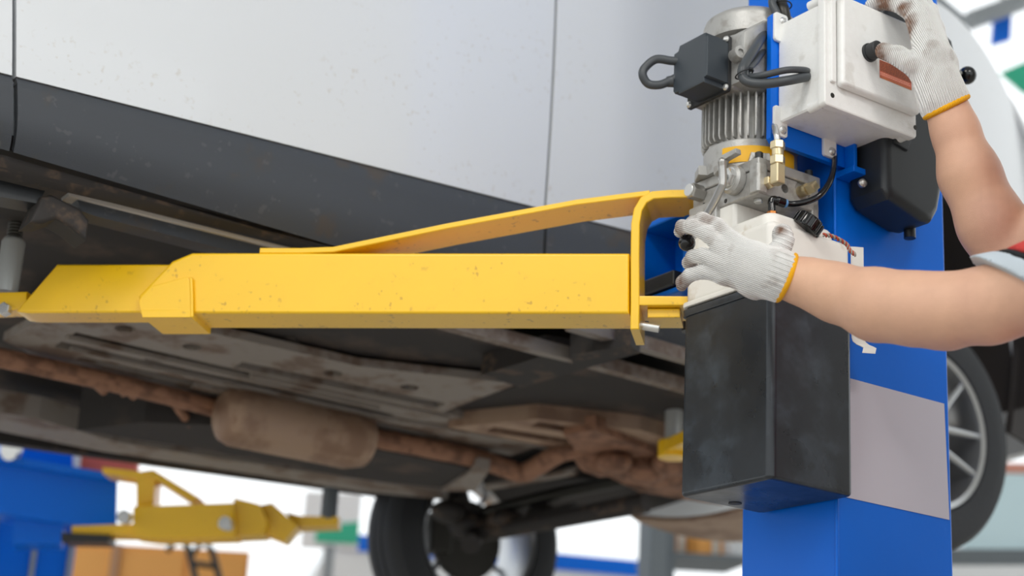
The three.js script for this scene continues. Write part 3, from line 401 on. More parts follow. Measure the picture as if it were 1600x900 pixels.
  part('floor_pan', prism([[-2.3, 1.665, -0.88], [0.72, 1.665, -0.88], [0.72, 1.577, -2.5], [-2.3, 1.577, -2.5]], up(0.03)), M.underbody, car);
  part('floor_panel', prism([[-0.834,1.562,-1.485], [-0.582,1.582,-1.129], [-0.098,1.589,-1], [0.181,1.588,-1.021], [0.152,1.557,-1.578], [-0.204,1.557,-1.585]], up(0.012)), M.underbody, car);
  for (const [a, b] of [[250, 545], [430, 560], [600, 585]]) part('floor_swage', prism([[-0.769,1.568,-1.314], [-0.752,1.568,-1.3], [-0.513,1.554,-1.56], [-0.535,1.553,-1.577]].map((p) => add(p, [(a - 250) * 0.0018, 0, 0])), up(0.012)), M.underbody, car);
  const bar = (a, b, w, h, m, name) => { const d = [b[0] - a[0], 0, b[2] - a[2]], l = Math.hypot(d[0], d[2]), n = [-d[2] / l * w / 2, 0, d[0] / l * w / 2], s = (p, k) => [p[0] + n[0] * k, p[1], p[2] + n[2] * k]; part(name, prism([s(a, 1), s(b, 1), s(b, -1), s(a, -1)], up(h)), m, car); };
  const slot = (a, b, w) => { const d = [b[0] - a[0], b[2] - a[2]], l = Math.hypot(...d), n = [-d[1] / l * w / 2, d[0] / l * w / 2], s = (p, k) => [p[0] + n[0] * k, p[1] + n[1] * k * 0.055, p[2] + n[1] * k]; return [s(a, 1), s(b, 1), s(b, -1), s(a, -1)]; };
  const round = (p, r) => Array.from({ length: 12 }, (_, i) => { const t = i / 12 * Math.PI * 2, z = r * Math.sin(t); return [p[0] + r * Math.cos(t), p[1] + 0.055 * z, p[2] + z]; });
  part('heat_shield', prism([[-0.98,1.522,-1.669], [-0.965,1.533,-1.482], [-0.811,1.54,-1.349], [-0.625,1.541,-1.319], [-0.245,1.541,-1.318], [0.129,1.548,-1.194], [0.115,1.531,-1.516], [0.492,1.529,-1.554], [0.491,1.518,-1.74], [0.029,1.516,-1.79], [-0.468,1.517,-1.756], [-0.868,1.518,-1.744]], up(0.02), 0.35,
    [slot([-0.868,1.53,-1.535], [-0.1,1.528,-1.569], 0.05), slot([-0.87,1.525,-1.616], [0.033,1.524,-1.634], 0.05), slot([-0.794,1.521,-1.684], [-0.447,1.521,-1.692], 0.03), slot([-0.474,1.532,-1.489], [0.082,1.533,-1.464], 0.05), slot([-0.403,1.52,-1.703], [0.244,1.52,-1.717], 0.03), ...[[-0.789,1.536,-1.417], [-0.615,1.535,-1.441], [-0.264,1.537,-1.408], [-0.061,1.538,-1.387], [-0.648,1.527,-1.58]].map((p) => round(p, 0.024))]), M.shield, car, 'slotted grey metal heat shield');
  for (const [a, b, w] of [[[-0.875,1.519,-1.543], [-0.044,1.518,-1.566], 0.016], [[-0.838,1.515,-1.616], [-0.06,1.514,-1.636], 0.016], [[-0.421,1.52,-1.532], [0.144,1.52,-1.529], 0.016], [[-0.495,1.511,-1.696], [0.513,1.517,-1.589], 0.03]]) bar(a, b, w, 0.012, M.shield, 'shield_rib');
  // exhaust
  const ex = part('exhaust_pipe', tube([[-1.09,1.49,-1.701], [-0.97,1.49,-1.704], [-0.732,1.49,-1.716], [-0.543,1.489,-1.733], [-0.385,1.487,-1.757]], 0.024, 30), M.rust, car, 'rusty exhaust pipe');
  const m0 = [-0.418,1.461,-1.683], m1 = [0.006,1.461,-1.692], md = V(m1).sub(V(m0));
  const ml = md.length(); part('silencer', lathe(m0, [md.x, md.y, md.z], [[0, 0], [0.05, 0], [0.07, 0.015], [0.078, 0.04], [0.078, ml - 0.06], [0.066, ml - 0.01], [0.04, ml], [0, ml]], 36, 1), M.muffler, ex, 'tan exhaust silencer drum');
  part('exhaust_pipe_front', tube([[0.002,1.488,-1.739], [0.175,1.489,-1.732], [0.363,1.489,-1.736], [0.452,1.47,-1.704], [0.493,1.461,-1.691], [0.501,1.474,-1.628], [0.513,1.5,-1.528], [0.578,1.513,-1.473]], 0.027, 40), M.rust, ex);
  for (const [a, b] of [[[-0.613,1.498,-1.75], [-0.651,1.478,-1.752]], [[-0.605,1.508,-1.745], [-0.631,1.469,-1.734]], [[-0.512,1.496,-1.776], [-0.421,1.462,-1.859]], [[-0.705,1.496,-1.786], [-0.686,1.477,-1.767]]]) part('exhaust_hanger', cyl(a, b, 0.012), M.rust, ex);
  const cc = [0.545,1.512,-1.5], cd = [0.95,1.51,-1.529]; part('catalyst', lathe(cc, [cd[0] - cc[0], cd[1] - cc[1], cd[2] - cc[2]], [[0, 0], [0.035, 0], [0.06, 0.04], [0.064, 0.09], [0.05, 0.14], [0.062, 0.2], [0.06, 0.3], [0.04, 0.4], [0, 0.4]], 28, 1), M.rust, ex);
  // fuel tank and far rail
  part('fuel_tank', prism([[-0.531,1.45,-1.889], [-0.25,1.459,-1.718], [0.08,1.459,-1.735], [0.414,1.458,-1.74], [0.506,1.447,-1.941], [0.173,1.442,-2.03], [-0.278,1.442,-2.03], [-0.638,1.44,-2.066]], up(0.16)), M.underbody, car, 'dark fuel tank');
  part('far_rail', [prism([[-0.855,1.474,-2.182], [-0.707,1.475,-2.171], [-0.464,1.47,-2.246], [0.001,1.473,-2.207], [0.517,1.476,-2.139], [0.591,1.472,-2.22], [0.326,1.468,-2.299], [-0.002,1.466,-2.32], [-0.45,1.464,-2.369], [-0.8,1.465,-2.346]], up(0.06))], M.shield, car);
  part('tank_strap', prism([[0.411,1.436,-1.968], [0.484,1.439,-1.907], [0.385,1.451,-1.687], [0.347,1.451,-1.693]], up(0.03)), M.shield, car);
  // beams and front subframe
  bar([-0.267,1.543,-0.919], [0.483,1.542,-0.945], 0.03, 0.03, M.shield, 'diagonal_beam');
  bar([-0.025,1.561,-0.78], [0.377,1.56,-0.799], 0.03, 0.03, M.shield, 'diagonal_beam');
  part('cross_member', prism([[-0.014,1.531,-1.14], [0.019,1.543,-0.935], [0.154,1.544,-0.908], [0.117,1.53,-1.162]], up(0.05)), M.sill, car);
  part('cross_member', prism([[0.044,1.536,-0.871], [0.109,1.544,-0.734], [0.158,1.542,-0.762], [0.124,1.532,-0.953]], up(0.05)), M.sill, car);
  part('engine_tray', prism([[0.15,1.548,-1.566], [0.171,1.565,-1.255], [0.174,1.579,-0.999], [0.523,1.579,-0.992], [0.812,1.562,-1.302], [0.558,1.546,-1.592]], up(0.02)), M.underbody, car);
  part('tunnel_brace', prism([[0.164,1.508,-1.559], [0.3,1.52,-1.351], [0.563,1.524,-1.264], [0.788,1.523,-1.299], [0.718,1.514,-1.457], [0.519,1.509,-1.537]], up(0.04), 0.35, [slot([0.258,1.511,-1.505], [0.508,1.513,-1.465], 0.05), slot([0.321,1.517,-1.393], [0.6,1.52,-1.35], 0.05)]), M.muffler, car);
  part('tunnel_brace', prism([[0.397,1.499,-1.37], [0.432,1.504,-1.281], [0.89,1.496,-1.417], [0.916,1.49,-1.53], [0.514,1.493,-1.472]], up(0.04)), M.rust, car);
  part('subframe', [prism([[0.651,1.478,-1.566], [0.682,1.486,-1.41], [0.91,1.486,-1.413], [1.184,1.474,-1.643], [0.901,1.472,-1.681]], up(0.06)), ...[[[0.615,1.475,-1.435], 0.05], [[0.734,1.474,-1.447], 0.06], [[0.745,1.48,-1.352], 0.055]].map(([p, r]) => new THREE.SphereGeometry(r, 16, 10).scale(1, 0.6, 1).translate(...p))], M.rust, car);
  part('skid_plate', sheet(10, 6, (u, v) => { const a = [1.089,1.484,-1.993], b = [1.24,1.509,-1.554], c = [1.639,1.485,-1.988], w = 1 - u; return [a[0] * w + (b[0] * (1 - v) + c[0] * v) * u, a[1] - 0.03 * Math.sin(3.1 * u), a[2] * w + (b[2] * (1 - v) + c[2] * v) * u]; }, 0.012), M.muffler, car);
  part('splash_guard', prism([[0.595,1.53,-2.074], [1.027,1.544,-1.811], [1.26,1.542,-1.85], [1.272,1.528,-2.112], [0.973,1.51,-2.434]], up(0.02)), M.shieldDark, car);
  part('knuckle', [[[0.666,1.403,-2.202], 0.06], [[0.714,1.409,-2.084], 0.05], [[0.807,1.433,-2.02], 0.045], [[0.56,1.425,-2.165], 0.045]].map(([p, r]) => new THREE.SphereGeometry(r, 16, 10).scale(1.2, 0.8, 1).translate(...p)), M.sill, car);
  // far front suspension
  part('control_arm', [cyl([0.801,1.422,-1.851], [0.653,1.365,-2.161], 0.03, 0.022), cyl([0.884,1.434,-1.63], [0.653,1.365,-2.161], 0.03, 0.022), cyl([0.653,1.365,-2.161], [0.605,1.328,-2.101], 0.03)], M.sill, car);
  part('strut', [cyl([0.642,1.403,-2.2], [0.906,1.694,-2.735], 0.028), cyl([0.697,1.466,-2.324], [0.883,1.695,-2.7], 0.045)], M.underbody, car);
  part('drive_shaft', tube([[0.932,1.529,-1.722], [0.826,1.497,-1.953], [0.694,1.445,-2.161]], 0.02, 14), M.darkMetal, car);
  part('steering_rod', cyl([0.607,1.492,-2.036], [0.7,1.509,-1.722], 0.014), M.shield, car);
  part('engine_sump', [prism([[0.889,1.557,-2.317], [0.986,1.575,-1.978], [1.319,1.573,-2.011], [1.297,1.557,-2.311]], up(0.2))], M.shieldDark, car);
  // wheels: tyre, rim barrel, paired spokes, hub
  const tyre = [[0.212, 0.02], [0.222, 0.002], [0.26, -0.004], [0.3, 0.006], [0.316, 0.025], [0.322, 0.05], [0.3225, 0.075], [0.317, 0.077], [0.317, 0.083], [0.323, 0.085], [0.323, 0.115], [0.317, 0.117], [0.317, 0.123], [0.3225, 0.125], [0.322, 0.155], [0.316, 0.18], [0.3, 0.199], [0.26, 0.209], [0.222, 0.203], [0.212, 0.185]];
  const wheel = (name, c, spin, label) => {   // c = centre of the outer face, axle along z, inner side towards -z when s = -1
    const s = c[3], w = part(name, lathe([c[0], c[1], c[2]], [0, 0, s], tyre, 72, 0.5), M.tyre, car, label);
    part('rim_barrel', lathe([c[0], c[1], c[2]], [0, 0, s], [[0.214, 0.012], [0.214, 0.004], [0.2, 0.008], [0.196, 0.03], [0.19, 0.1], [0.2, 0.19], [0.214, 0.2], [0.214, 0.196], [0.203, 0.187], [0.194, 0.1], [0.2, 0.03]], 64, 0.8), M.alloy, w, 'silver alloy rim');
    for (let i = 0; i < 10; i++) { const pair = Math.floor(i / 2) * Math.PI * 2 / 5 + spin, a0 = pair + (i % 2 ? 0.05 : -0.05), a1 = pair + (i % 2 ? 0.36 : -0.36); const p = (r, a, h) => [c[0] + r * Math.cos(a), c[1] + r * Math.sin(a), c[2] + s * h]; part('spoke', cyl(p(0.035, a0, 0.03), p(0.203, a1, 0.02), 0.013, 0.0085, 10), M.alloy, w); }
    part('hub', cyl([c[0], c[1], c[2] + s * 0.012], [c[0], c[1], c[2] + s * 0.06], 0.055, 0.065, 32, 0.006), M.alloy, w);
    part('brake_disc', cyl([c[0], c[1], c[2] + s * 0.1], [c[0], c[1], c[2] + s * 0.12], 0.13, 0.13, 40, 0.002), M.darkMetal, w);
    part('brake_caliper', box(c[0] - 0.15, c[0] - 0.07, c[1] - 0.06, c[1] + 0.07, c[2] + s * 0.11 - 0.035, c[2] + s * 0.11 + 0.035, 0.01), M.darkMetal, w);
  };
  wheel('near_front_wheel', [1.173, 1.571, -0.83, -1], 0.42, 'black tyre on silver alloy wheel');
  wheel('far_front_wheel', [0.85, 1.42, -2.62, 1], 1.3, 'black tyre seen from its inner side');
}
// ------------------------------------------------------------------ the mechanic
const smin = (a, b, k) => { const h = Math.max(k - Math.abs(a - b), 0) / k; return Math.min(a, b) - h * h * k * 0.25; };
function bone(a, b, ra, rb) {
  const dx = b[0] - a[0], dy = b[1] - a[1], dz = b[2] - a[2], l2 = dx * dx + dy * dy + dz * dz || 1e-9;
  return (x, y, z) => { const px = x - a[0], py = y - a[1], pz = z - a[2]; let t = (px * dx + py * dy + pz * dz) / l2; t = t < 0 ? 0 : t > 1 ? 1 : t; return Math.hypot(px - t * dx, py - t * dy, pz - t * dz) - (ra + (rb - ra) * t); };
}
function chain(pts) { const f = []; for (let i = 0; i + 1 < pts.length; i++) f.push(bone(pts[i], pts[i + 1], pts[i][3], pts[i + 1][3])); return f; }
const blend = (fs, k) => (x, y, z) => { let d = fs[0](x, y, z); for (let i = 1; i < fs.length; i++) d = smin(d, fs[i](x, y, z), k); return d; };
function blob(f, lo, hi, h, colour) {           // surface nets over the zero level of f, only near the surface
  const n = [0, 1, 2].map((i) => Math.ceil((hi[i] - lo[i]) / h) + 2), [nx, ny, nz] = n, g = new Float32Array(nx * ny * nz).fill(9), B = 8, id = (i, j, k) => i + nx * (j + ny * k);
  for (let k = 0; k < nz; k += B) for (let j = 0; j < ny; j += B) for (let i = 0; i < nx; i += B) {
    const c = f(lo[0] + (i + B / 2) * h, lo[1] + (j + B / 2) * h, lo[2] + (k + B / 2) * h); if (Math.abs(c) > B * h * 1.5) { if (c < 0) for (let w = k; w < Math.min(k + B, nz); w++) for (let v = j; v < Math.min(j + B, ny); v++) for (let u = i; u < Math.min(i + B, nx); u++) g[id(u, v, w)] = -9; continue; }
    for (let w = k; w < Math.min(k + B, nz); w++) for (let v = j; v < Math.min(j + B, ny); v++) for (let u = i; u < Math.min(i + B, nx); u++) g[id(u, v, w)] = f(lo[0] + u * h, lo[1] + v * h, lo[2] + w * h);
  }
  const vid = new Int32Array(nx * ny * nz).fill(-1), P = [], idx = [];
  for (let k = 0; k < nz - 1; k++) for (let j = 0; j < ny - 1; j++) for (let i = 0; i < nx - 1; i++) {
    let s = 0, x = 0, y = 0, z = 0; const q = [];
    for (let c = 0; c < 8; c++) q.push(g[id(i + (c & 1), j + (c >> 1 & 1), k + (c >> 2))]);
    for (let c = 0; c < 8; c++) for (const b of [1, 2, 4]) if (!(c & b)) { const a0 = q[c], a1 = q[c | b]; if ((a0 < 0) !== (a1 < 0)) { const t = a0 / (a0 - a1); x += (c & 1) + (b === 1 ? t : 0); y += (c >> 1 & 1) + (b === 2 ? t : 0); z += (c >> 2) + (b === 4 ? t : 0); s++; } }
    if (s) { vid[id(i, j, k)] = P.length / 3; P.push(lo[0] + (i + x / s) * h, lo[1] + (j + y / s) * h, lo[2] + (k + z / s) * h); }
  }
  for (let k = 1; k < nz - 1; k++) for (let j = 1; j < ny - 1; j++) for (let i = 1; i < nx - 1; i++) {
    const a = g[id(i, j, k)] < 0; const quad = (p, q, r, s, flip) => { const A = vid[p], Bq = vid[q], C = vid[r], D = vid[s]; if (A < 0 || Bq < 0 || C < 0 || D < 0) return; flip ? idx.push(A, C, Bq, A, D, C) : idx.push(A, Bq, C, A, C, D); };
    if (a !== g[id(i + 1, j, k)] < 0) quad(id(i, j - 1, k - 1), id(i, j, k - 1), id(i, j, k), id(i, j - 1, k), !a);
    if (a !== g[id(i, j + 1, k)] < 0) quad(id(i - 1, j, k - 1), id(i, j, k - 1), id(i, j, k), id(i - 1, j, k), a);
    if (a !== g[id(i, j, k + 1)] < 0) quad(id(i - 1, j - 1, k), id(i, j - 1, k), id(i, j, k), id(i - 1, j, k), !a);
  }
  const N = new Float32Array(P.length), e = h * 0.6, C = colour ? new Float32Array(P.length) : null;
  for (let i = 0; i < P.length; i += 3) { const [x, y, z] = [P[i], P[i + 1], P[i + 2]], v = new THREE.Vector3(f(x + e, y, z) - f(x - e, y, z), f(x, y + e, z) - f(x, y - e, z), f(x, y, z + e) - f(x, y, z - e)).normalize(); N.set([v.x, v.y, v.z], i); if (C) C.set(colour(x, y, z), i); }
  const o = new THREE.BufferGeometry(); o.setAttribute('position', new THREE.BufferAttribute(new Float32Array(P), 3)); o.setAttribute('normal', new THREE.BufferAttribute(N, 3)); o.setAttribute('uv', new THREE.BufferAttribute(new Float32Array(P.length / 3 * 2), 2)); if (C) o.setAttribute('color', new THREE.BufferAttribute(C, 3)); o.setIndex(idx); return o;
}
function setUV(g, fn) { const p = g.attributes.position, u = g.attributes.uv; for (let i = 0; i < p.count; i++) { const [a, b] = fn(p.getX(i), p.getY(i), p.getZ(i)); u.setXY(i, a, b); } g.userData.uv = true; return g; }
const n3 = (x, y, z, f, s = 0) => { const a = vnoise(x * f + 50, y * f + 50, 9973, 201 + s), b = vnoise(y * f + 31, z * f + 50, 9973, 211 + s), c = vnoise(z * f + 50, x * f + 17, 9973, 221 + s); return (a + b + c) / 3; };
const bounds = (pts, m) => [[0, 1, 2].map((i) => Math.min(...pts.map((p) => p[i] - p[3])) - m), [0, 1, 2].map((i) => Math.max(...pts.map((p) => p[i] + p[3])) + m)];
const J = (p, r) => [p[0], p[1], p[2], r];
const RT = [0.82, 0.054, 0.569], UP = [-0.221, 0.948, 0.229];   // the directions in which the arms reach
const dirOf = (r, u) => { const v = [RT[0] * r + UP[0] * u, RT[1] * r + UP[1] * u, RT[2] * r + UP[2] * u], l = Math.hypot(...v); return v.map((q) => q / l); };
const half = (p, n) => (x, y, z) => (x - p[0]) * n[0] + (y - p[1]) * n[1] + (z - p[2]) * n[2];   // below zero on the side away from n

const lArm = [J([-0.336,1.373,0.193], 0.029), J([-0.315,1.366,0.211], 0.0305), J([-0.292,1.357,0.235], 0.037), J([-0.269,1.339,0.269], 0.0445), J([-0.246,1.308,0.335], 0.0545), J([-0.221,1.294,0.391], 0.0545), J([-0.2,1.287,0.433], 0.054), J([-0.171,1.288,0.491], 0.056), J([-0.142,1.301,0.579], 0.06), J([-0.063,1.347,0.701], 0.064)];
const rArm = [J([0.001,1.766,0.258], 0.031), J([0.013,1.741,0.263], 0.033), J([0.025,1.703,0.268], 0.039), J([0.047,1.626,0.277], 0.051), J([0.083,1.539,0.292], 0.0565), J([0.12,1.456,0.309], 0.053), J([0.141,1.529,0.403], 0.056), J([0.161,1.611,0.512], 0.062)];
const sL = lArm[lArm.length - 1], sR = rArm[rArm.length - 1], mid = [(sL[0] + sR[0]) / 2, (sL[1] + sR[1]) / 2, (sL[2] + sR[2]) / 2], fwd = [-0.82, 0, -0.57], lat = [(sL[0] - sR[0]), 0, (sL[2] - sR[2])];
{ const l = Math.hypot(lat[0], lat[2]); lat[0] /= l; lat[2] /= l; }
const rel = (f, y, s, r) => [mid[0] + fwd[0] * f + lat[0] * s, y, mid[2] + fwd[2] * f + lat[2] * s, r];
const yS = mid[1], neck = rel(-0.02, yS + 0.09, 0, 0.055), headC = rel(0.05, yS + 0.25, 0, 0.09);
const person = thing('person', 'person in white work gloves and red shirt reaching to the pump', 'person', [mid[0] - fwd[0] * 0.1, 0, mid[2] - fwd[2] * 0.1]);
const skinMat = mat(0xffffff, 0.5, 0, { vertexColors: true, sheen: 0.15, sheenRoughness: 0.5, bumpMap: tex(256, 0.03, (u, v) => 255 * fbm(u, v, 24, 3, 301), false), bumpScale: 0.0003 });
const skinCol = (x, y, z) => { const a = n3(x, y, z, 22), b = n3(x, y, z, 160, 4), k = 0.82 + 0.2 * a + 0.12 * b; return [0.66 * k, 0.385 * k * (0.96 + 0.08 * a), 0.26 * k]; };
{
  const torso = blend([...chain([J(neck, 0.058), rel(0, yS + 0.02, 0, 0.07)]), bone(sL, rel(0, yS - 0.02, 0.05), 0.062, 0.1), bone(sR, rel(0, yS - 0.02, -0.05), 0.06, 0.1), bone(rel(0.02, yS - 0.12, 0.05), rel(0, yS - 0.3, 0.05), 0.11, 0.105), bone(rel(0.02, yS - 0.12, -0.05), rel(0, yS - 0.3, -0.05), 0.11, 0.105)], 0.06);
  const head = blend([bone(headC, rel(0.02, yS + 0.27, 0), 0.082, 0.088), bone(rel(0.06, yS + 0.2, 0), rel(0.085, yS + 0.165, 0), 0.062, 0.04), bone(rel(0.12, yS + 0.245, 0), rel(0.148, yS + 0.215, 0), 0.008, 0.014), bone(rel(0.02, yS + 0.24, 0.083), rel(0.0, yS + 0.21, 0.08), 0.018, 0.01), bone(rel(0.02, yS + 0.24, -0.083), rel(0.0, yS + 0.21, -0.08), 0.018, 0.01), bone(rel(0.118, yS + 0.183, 0.018), rel(0.118, yS + 0.183, -0.018), 0.011, 0.011), bone(neck, rel(0.0, yS + 0.18, 0), 0.055, 0.055)], 0.025);
  const la = blend(chain(lArm), 0.02), ra = blend(chain(rArm), 0.02), elbow = bone([-0.187,1.258,0.418], [-0.182,1.255,0.423], 0.017, 0.014);
  const f = (x, y, z) => smin(smin(smin(torso(x, y, z), head(x, y, z), 0.03), smin(la(x, y, z), elbow(x, y, z), 0.03), 0.03), ra(x, y, z), 0.03);
  const all = [...lArm, ...rArm, J(headC, 0.17), rel(0, yS - 0.42, 0, 0.2)], [lo, hi] = bounds(all, 0.02);
  part('body', setUV(blob(f, lo, hi, 0.0075, skinCol), (x, y, z) => [x + z, y - z * 0.5]), skinMat, person, 'bare tanned forearms');
  const hairF = blend([bone(rel(0.0, yS + 0.29, 0), rel(0.04, yS + 0.3, 0), 0.094, 0.085), bone(rel(-0.03, yS + 0.22, 0), rel(-0.02, yS + 0.28, 0), 0.075, 0.09)], 0.03), cut = half(rel(0.075, yS + 0.27, 0), [fwd[0] * 0.8, -0.6, fwd[2] * 0.8]);
  const [hl, hh] = bounds([rel(0, yS + 0.27, 0, 0.14)], 0.01); part('hair', blob((x, y, z) => Math.max(hairF(x, y, z), cut(x, y, z)), hl, hh, 0.008), mat(0x17120f, 0.7), person);
  for (const s of [-1, 1]) part('eye', ball(rel(0.112, yS + 0.248, s * 0.034), 0.011, 14), mat(0x2a1d16, 0.2), person);
}
// shirt: torso and two short sleeves with grey hem and black band; trousers and shoes below
{
  const shirtMat = mat(0xc23a36, 0.85), hemMat = mat(0xb9c3cb, 0.85), bandMat = mat(0x14161a, 0.85);
  const torso = blend([bone(sL, rel(0, yS - 0.02, 0.05), 0.076, 0.112), bone(sR, rel(0, yS - 0.02, -0.05), 0.074, 0.112), bone(rel(0.02, yS - 0.1, 0.055), rel(-0.01, yS - 0.5, 0.055), 0.125, 0.115), bone(rel(0.02, yS - 0.1, -0.055), rel(-0.01, yS - 0.5, -0.055), 0.125, 0.115), bone(rel(-0.01, yS - 0.5, 0.055), rel(-0.01, yS - 0.6, 0.055), 0.115, 0.12), bone(rel(-0.01, yS - 0.5, -0.055), rel(-0.01, yS - 0.6, -0.055), 0.115, 0.12)], 0.06);
  const L = lArm.slice(-4).map((p, i) => J(p, p[3] + 0.009 + 0.004 * (3 - i))), R = rArm.slice(-3).map((p, i) => J(p, p[3] + 0.013));
  const sleeveL = blend(chain(L), 0.02), sleeveR = blend(chain(R), 0.02), nL = dirOf(0.61, 0.79), hL = half([-0.158,1.322,0.514], nL), nR = [sR[0] - rArm[5][0], sR[1] - rArm[5][1], sR[2] - rArm[5][2]]; { const l = Math.hypot(...nR); nR.forEach((q, i) => nR[i] = q / l); }
  const hR = half([rArm[6][0], rArm[6][1], rArm[6][2]], nR), neckCut = bone(neck, rel(0.03, yS + 0.2, 0), 0.07, 0.08);
  const tor = (x, y, z) => Math.max(torso(x, y, z), -neckCut(x, y, z), -(y - (yS - 0.66)));
  const band = (a, b) => (x, y, z) => { const h = hL(x, y, z); return Math.max(sleeveL(x, y, z), a - h, h - b); };
  const bandR = (a, b) => (x, y, z) => { const h = hR(x, y, z); return Math.max(sleeveR(x, y, z), a - h, h - b); };
  const red = (x, y, z) => { const a = Math.max(sleeveL(x, y, z), 0.034 - hL(x, y, z)), b = Math.max(sleeveR(x, y, z), 0.034 - hR(x, y, z)); return smin(smin(tor(x, y, z), a, 0.02), b, 0.02); };
  const [lo, hi] = bounds([...L, ...R, rel(0, yS - 0.3, 0, 0.4)], 0.02), sh = part('shirt', blob(red, lo, hi, 0.01), shirtMat, person, 'red short-sleeved shirt');
  const [l2, h2] = bounds(L, 0.02), [l3, h3] = bounds(R, 0.02);
  part('sleeve_hem', blob(band(0, 0.0255), l2, h2, 0.005), hemMat, sh, 'pale grey sleeve hem'); part('sleeve_band', blob(band(0.0255, 0.0345), l2, h2, 0.004), bandMat, sh, 'black band on the sleeve');
  part('sleeve_hem', blob(bandR(0, 0.0255), l3, h3, 0.005), hemMat, sh); part('sleeve_band', blob(bandR(0.0255, 0.0345), l3, h3, 0.005), bandMat, sh);
  const hipY = yS - 0.58, legs = blend([bone(rel(-0.01, hipY, 0.07), rel(0.02, hipY * 0.53, 0.11), 0.1, 0.075), bone(rel(0.02, hipY * 0.53, 0.11), rel(-0.02, 0.09, 0.12), 0.075, 0.058), bone(rel(-0.01, hipY, -0.07), rel(-0.1, hipY * 0.53, -0.13), 0.1, 0.075), bone(rel(-0.1, hipY * 0.53, -0.13), rel(-0.2, 0.09, -0.15), 0.075, 0.058), bone(rel(-0.01, hipY, 0.07), rel(-0.01, hipY, -0.07), 0.11, 0.11)], 0.03), [l4, h4] = bounds([rel(-0.05, hipY, 0, 0.3), rel(-0.08, 0.2, 0, 0.3)], 0.01);
  part('trousers', blob((x, y, z) => Math.max(legs(x, y, z), 0.06 - y), [l4[0], 0.02, l4[2]], h4, 0.014), mat(0x232a36, 0.9), person);
  for (const [a, b] of [[-0.02, 0.12], [-0.2, -0.15]]) { const fs = blend([bone(rel(a - 0.04, 0.05, b), rel(a + 0.14, 0.042, b), 0.045, 0.04), bone(rel(a, 0.1, b), rel(a, 0.05, b), 0.05, 0.05)], 0.03), [l5, h5] = bounds([rel(a + 0.05, 0.08, b, 0.2)], 0); part('shoe', blob((x, y, z) => Math.max(fs(x, y, z), 0.002 - y), l5, h5, 0.008), mat(0x1a1a1c, 0.6), person); }
}
